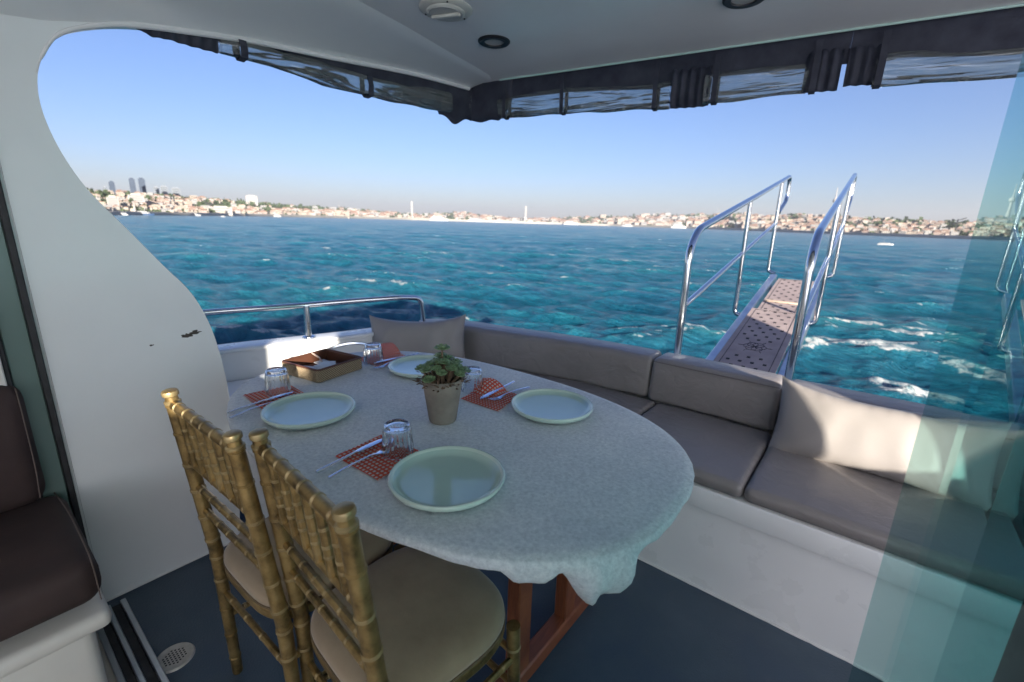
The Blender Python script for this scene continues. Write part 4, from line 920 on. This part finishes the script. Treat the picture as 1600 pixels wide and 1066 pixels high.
# ---- potted succulent
pt = thing('plant_pot', 'brown clay pot standing at the middle of the table', 'pot', (-.936, .866, TZ)); pt.scale = (1.13, 1.13, 1.10)
bm = bmesh.new(); lathe(bm, [(0, 0), (.034, 0), (.036, .003), (.0525, .118), (.0535, .121), (.051, .1225), (.048, .120), (.046, .106), (0, .106)], 48); obj('pot_body', bm, concrete, pt)
bm = bmesh.new(); lathe(bm, [(0, .114), (.02, .113), (.047, .109)], 24); obj('soil', bm, soil, pt)
sc = thing('succulent', 'small green rosette succulent growing in the clay pot', 'plant', (-.936, .866, TZ+.121)); sc.scale = (1.3, 1.3, 1.15)
bm = bmesh.new(); bms = bmesh.new(); bmb = bmesh.new(); rs_ = random.Random(3)
heads = [(0, 0, .085, .020), (-.012, .006, .062, .017)]
for k in range(26):
    a = k*2.4; rr = .052*math.sqrt((k+.5)/26); heads.append((rr*math.cos(a), rr*math.sin(a), .012+.042*(1-(rr/.056)**2)+rs_.uniform(-.008, .012), rs_.uniform(.013, .018)))
def leaf(bm, c, d, up, L_, w_):
    s = d.cross(up).normalized(); n = s.cross(d).normalized(); secs = []
    for t, q, th in ((0, .35, .4), (.35, .8, .8), (.7, 1, .9), (.92, .6, .6), (1.0, .08, .1)):
        p = c+d*L_*t+n*L_*.12*t*t; secs.append([p+s*w_*q*math.cos(2*PI*k/6)+n*w_*.32*th*math.sin(2*PI*k/6) for k in range(6)])
    loft(bm, secs)
for hx, hy, hz_, rad_ in heads:
    c = Vector((hx, hy, hz_)); out_ = Vector((hx*7, hy*7, 1)).normalized(); tube(bms, [(hx*.4, hy*.4, -.01), (hx*.8, hy*.8, hz_*.5), c], .0022, 6)
    q = out_.to_track_quat('Z', 'Y')
    for ring, (nl, tilt, sc_) in enumerate(((7, 12, 1), (6, 38, .85), (4, 62, .6))):
        for k in range(nl):
            a = 2*PI*k/nl+ring*.5+hx*90; d = q @ Vector((math.cos(a)*math.cos(R(tilt)), math.sin(a)*math.cos(R(tilt)), math.sin(R(tilt)))); leaf(bm, c, d, q @ Vector((0, 0, 1)), rad_*sc_, rad_*.40*sc_)
for k in range(130):
    a = rs_.uniform(0, 2*PI); rr = rs_.uniform(.035, .056); c = Vector((rr*math.cos(a), rr*math.sin(a), rs_.uniform(-.002, .02))); d = Vector((math.cos(a+rs_.uniform(-1, 1)), math.sin(a+rs_.uniform(-1, 1)), rs_.uniform(-.5, .8))).normalized(); leaf(bmb, c, d, Vector((.01, 0, 1)), rs_.uniform(.008, .014), .003)
obj('leaf_rosettes', bm, leafm, sc, angle=60); obj('stems', bms, leafb, sc); obj('dry_leaves', bmb, leafb, sc)
# ================================================================ gold chairs
def bamboo(p0, p1, r0, r1, rings, n=14, finial=False, parent=None, name='leg'):
    """turned bamboo pole from p0 to p1 with double beads at the given fractions"""
    p0, p1 = Vector(p0), Vector(p1); L_ = (p1-p0).length; prof = [(0, 0), (r0*.9, 0), (r0, .003)]
    for f in sorted(rings):
        z = f*L_; r = r0+(r1-r0)*f; b = max(.0018, r*.13); q = r*1.11
        prof += [(r, z-b*1.9), (q, z-b*1.2), (q, z-b*.6), (r*1.03, z-b*.15), (r*1.03, z+b*.15), (q, z+b*.6), (q, z+b*1.2), (r, z+b*1.9)]
    if finial: prof += [(r1, L_-.034), (r1*1.16, L_-.031), (r1*1.16, L_-.027), (r1*.92, L_-.024), (r1*.86, L_-.014), (r1*1.12, L_-.011), (r1*1.15, L_-.004), (r1*1.05, L_), (r1*.85, L_+.0015), (0, L_+.002)]
    else: prof += [(r1, L_-.001), (0, L_)]
    prof = [(r, z) for i, (r, z) in enumerate(prof)]; rm = max(r0, r1)*1.05; bm = bmesh.new(); lathe(bm, prof, n, align(p0, p1), mi=lambda a, b: 1 if max(a, b) > rm else 0); return obj(name, bm, [gold, goldl], parent, angle=32)
def make_chair(label, loc, rz):
    t = thing('gold_chair', label, 'chair', loc, rz, 'gold bamboo style chairs')
    zt = .92; yb = -.205
    for s in (-1, 1):
        # rear leg: foot -> seat -> top, slight rake
        a, b, c = Vector((s*.196, yb+.045, 0)), Vector((s*.184, yb+.035, .44)), Vector((s*.171, yb-.012, zt))
        lg = bamboo(b, c, .0168, .0155, [.09, .245, .42, .58, .765, .925], finial=True, parent=t, name='back_post')
        bamboo(a, b+(b-a)*.012,   .0138, .0169, [.14, .34, .55, .78, .95], parent=t, name='leg')
        bamboo((s*.184, .178, 0), (s*.174, .165, .425), .0125, .0165, [.14, .36, .6, .85], parent=t, name='leg')
        for z in (.335, .215): bamboo((s*.188, yb+.037, z), (s*.178, .172, z), .0085, .0085, [.14, .38, .62, .86], 10, parent=t, name='stretcher')
    for y, z in ((yb+.04, .30), (.174, .335), (.176, .235)): bamboo((-.18, y, z), (.18, y, z), .0085, .0085, [.14, .38, .62, .86], 10, parent=t, name='stretcher')
    def bp(z): return yb+.035-.047*(z-.44)/.48
    bamboo((-.165, bp(.885), .885), (.165, bp(.885), .885), .0125, .0125, [.1, .27, .43, .57, .73, .9], parent=t, name='top_rail')
    for z in (.728, .652, .578): bamboo((-.172, bp(z), z), (.172, bp(z), z), .0085, .0085, [.1, .27, .43, .57, .73, .9], 10, parent=t, name='back_rail')
    for i in range(6):
        x = -.125+.05*i; bamboo((x*1.02, bp(.73), .73), (x, bp(.88), .88), .0095, .0095, [.3, .44, .68], 10, parent=t, name='spindle')
    # seat frame and padded seat: back narrower, rounded front
    def outl(sc_, off=0):
        pts = []
        for k in range(72):
            a = 2*PI*k/72; c, s = math.cos(a), math.sin(a); n = 2.6 if s > 0 else 4.0; x = .190*abs(c)**(2/n)*(1 if c > 0 else -1); y = .192*abs(s)**(2/n)*(1 if s > 0 else -1)
            x *= (1+.07*y/.2); pts.append(Vector((x*sc_+off*c, .008+y*sc_+off*s, 0)))
        return pts
    bm = bmesh.new(); loft(bm, [[p+Vector((0, 0, z)) for p in outl(1, o_)] for o_, z in ((-.02, .412), (-.004, .410), (.001, .414), (.003, .420), (.0, .427), (.003, .434), (.001, .438), (-.02, .440))]); obj('seat_frame', bm, gold, t, angle=50)
    bm = bmesh.new(); secs = []
    for o_, z in ((-.012, .438), (-.003, .441), (.002, .449), (.001, .459), (-.006, .468), (-.018, .475), (-.04, .4805)):
        secs.append([p+Vector((0, 0, z+(.0012*mnoise.noise(p*14+Vector((0, 0, z*30))) if o_ > -.09 else 0))) for p in outl(1, o_)])
    for f_, z in ((.7, .4832), (.55, .4846), (.4, .4853), (.25, .4857), (.1, .4858)): secs.append([Vector((p.x*f_/.8, .008+(p.y-.008)*f_/.8, z)) for p in outl(.8)])
    loft(bm, secs); sc_o = obj('seat_pad', bm, seatm, t, angle=80)
    bm = bmesh.new(); tube(bm, [p+Vector((0, 0, .443)) for p in outl(1, .001)], .003, 6, closed=True); obj('welt', bm, welt, sc_o); return t
c1 = make_chair('gold chair in front, its cushioned seat under the near table edge', (-.698, .537, 0), R(-4.5))
c2 = dup(c1); c2.location = (-1.09, .512, 0); c2.rotation_euler = (0, 0, R(1)); c2['label'] = 'gold chair at the left, partly behind the front gold chair'
# ================================================================ saloon (behind and left of the camera)
sln = thing('saloon_cabin', 'white saloon cabin walls and ceiling around the doorway', 'cabin')
def wallx(name, x0, x1, y0, y1, z0, z1, m=cream): bm = bmesh.new(); box(bm, ((x0+x1)/2, (y0+y1)/2, (z0+z1)/2), (x1-x0, y1-y0, z1-z0)); return obj(name, bm, m, sln)
wallx('cabin_roof', -2.0, 2.0, -6, -.502, 2.05, 2.2); wallx('cabin_side', -2.0, -1.94, -6, -.031, 0, 2.049); wallx('cabin_end', -1.94, 1.9, -6.0, -5.94, .0, .60)
wallx('added_rear_diffuser', -1.94, 1.9, -5.96, -5.955, .601, 2.049, canvas)  # translucent sheet added out of view to brighten the deck from behind
# right side: low wall; the added sheets above it leave invented gaps for sun patches
def holes(x0, x1, y0, y1, z0, z1, hs, m, nm, par):
    """wall panel in the YZ plane with rectangular openings hs = (y0,y1,z0,z1), sorted, not overlapping in y"""
    bm = bmesh.new(); y = y0
    for a, b, c, d in hs:
        if a > y: box(bm, ((x0+x1)/2, (y+a)/2, (z0+z1)/2), (x1-x0, a-y, z1-z0))
        if c > z0: box(bm, ((x0+x1)/2, (a+b)/2, (z0+c)/2), (x1-x0, b-a, c-z0))
        if d < z1: box(bm, ((x0+x1)/2, (a+b)/2, (d+z1)/2), (x1-x0, b-a, z1-d))
        y = b
    if y < y1: box(bm, ((x0+x1)/2, (y+y1)/2, (z0+z1)/2), (x1-x0, y1-y, z1-z0))
    return obj(nm, bm, m, par, smooth=False)
holes(1.9, 1.96, -6, .10, 0, .70, [], cream, 'cabin_side', sln)
sw = thing('added_diffuser', 'added unseen white canvas sheets diffusing sunlight from the right side', 'curtain')  # added out of view so the sunlit sheets fill the shaded deck
def sheet_x(name, y0, y1, z0, z1):
    bm = bmesh.new(); g = []; n = max(2, int((y1-y0)/.06))
    for i in range(n+1):
        y = y0+(y1-y0)*i/n; g.append([bm.verts.new((1.93+.012*math.sin(y*9)*math.sin(PI*j/6), y, z0+(z1-z0)*j/6)) for j in range(7)])
    for i in range(n):
        for j in range(6): bm.faces.new((g[i][j], g[i+1][j], g[i+1][j+1], g[i][j+1]))
    obj(name, bm, canvas, sw)
for q in ((-6, -2.22, .70, 2.05), (-2.22, -1.84, .70, 1.80), (-2.22, -1.84, 2.0, 2.05), (-1.84, .485, .70, 2.05), (.485, .735, .70, 1.05), (.735, 1.98, .70, 2.05)): sheet_x('diffuser_panel', *q)  # invented gaps between panels let sun patches onto pillow and bulwark
sb = thing('right_bulwark', 'low white bulwark at the right side of the aft deck', 'bulwark')
holes(1.9, 1.96, .101, 2.0, 0, .70, [], gel, 'bulwark_panel', sb)
# saloon floor is the deck; brown corner sofa
sf = thing('saloon_sofa', 'dark brown sofa in the saloon at the left edge', 'sofa')
bm = bmesh.new(); box(bm, (-1.66, -.60, .16), (.50, 1.38, .32), .03, 3); box(bm, (-1.645, -.585, .30), (.50, 1.42, .05), .02, 3); obj('sofa_base', bm, cream, sf)
def cush(name, c, s, r, m): bm = bmesh.new(); box(bm, (0, 0, 0), s, r, 5); bmesh.ops.transform(bm, matrix=Matrix.Translation(c), verts=bm.verts); return obj(name, bm, m, sf, angle=70)
q = cush('seat_cushion', (-1.65, -.585, .412), (.49, 1.42, .125), .045, brown)
bm = bmesh.new(); tube(bm, smooth_path([(-1.90, .105, .462), (-1.7, .112, .476), (-1.47, .112, .476), (-1.42, .112, .44), (-1.405, .112, .36)], 5), .0016, 5); obj('stitching', bm, thread, q)
q = cush('back_cushion', (-1.885, -.64, .655), (.12, 1.46, .38), .05, brown)
bm = bmesh.new(); tube(bm, smooth_path([(-1.86, .078, .83), (-1.835, .078, .78), (-1.826, .076, .6), (-1.826, .07, .49)], 5), .0016, 5); obj('stitching', bm, thread, q)
# ================================================================ glass door leaf standing open at the right
ga = R(1.6); gx, gy = .113, 1.085
gl = thing('glass_door', 'green tinted frameless glass door leaf standing open at right', 'door')
dv = Vector((math.sin(ga), math.cos(ga), 0)); nv = Vector((dv.y, -dv.x, 0)); e0 = Vector((gx, gy, 0)); e1 = e0-dv*.90
bm = bmesh.new(); bm.faces.new([bm.verts.new(p) for p in (e0+Vector((0, 0, .022)), e1+Vector((0, 0, .022)), e1+Vector((0, 0, 2.03)), e0+Vector((0, 0, 2.03)))]); obj('glass_pane', bm, door_glass, gl, smooth=False)
f0 = Vector((gx, gy, 0))-dv*.16+nv*.030; f1 = e0-dv*.86+nv*.030
bm = bmesh.new(); bm.faces.new([bm.verts.new(p) for p in (f0+Vector((0, 0, .022)), f1+Vector((0, 0, .022)), f1+Vector((0, 0, 2.03)), f0+Vector((0, 0, 2.03)))]); obj('glass_pane', bm, door_glass2, gl, smooth=False)
bm = bmesh.new(); box(bm, (0, 0, 0), (.05, .05, 2.0), .004, 1); bmesh.ops.transform(bm, matrix=Matrix.Translation((e1.x, e1.y-.027, 1.03)), verts=bm.verts); obj('hinge_post', bm, steel2, gl)

# ================================================================ haze: a pale even volume round camera, boat, sea and shore
hzm = bpy.data.materials.new('sea_haze'); hzm.use_nodes = True; _n = hzm.node_tree; _n.nodes.remove(_n.nodes['Principled BSDF'])
_pv = _n.nodes.new('ShaderNodeVolumePrincipled'); _pv.inputs['Density'].default_value = .00010; _pv.inputs['Color'].default_value = (.95, .96, 1.0, 1); _pv.inputs['Anisotropy'].default_value = .3
_n.links.new(_pv.outputs[0], _n.nodes['Material Output'].inputs['Volume'])
bm = bmesh.new(); box(bm, (0, 0, 165), (19000, 19000, 344)); hz_o = obj('haze', bm, hzm, smooth=False); tag(hz_o, kind='stuff')
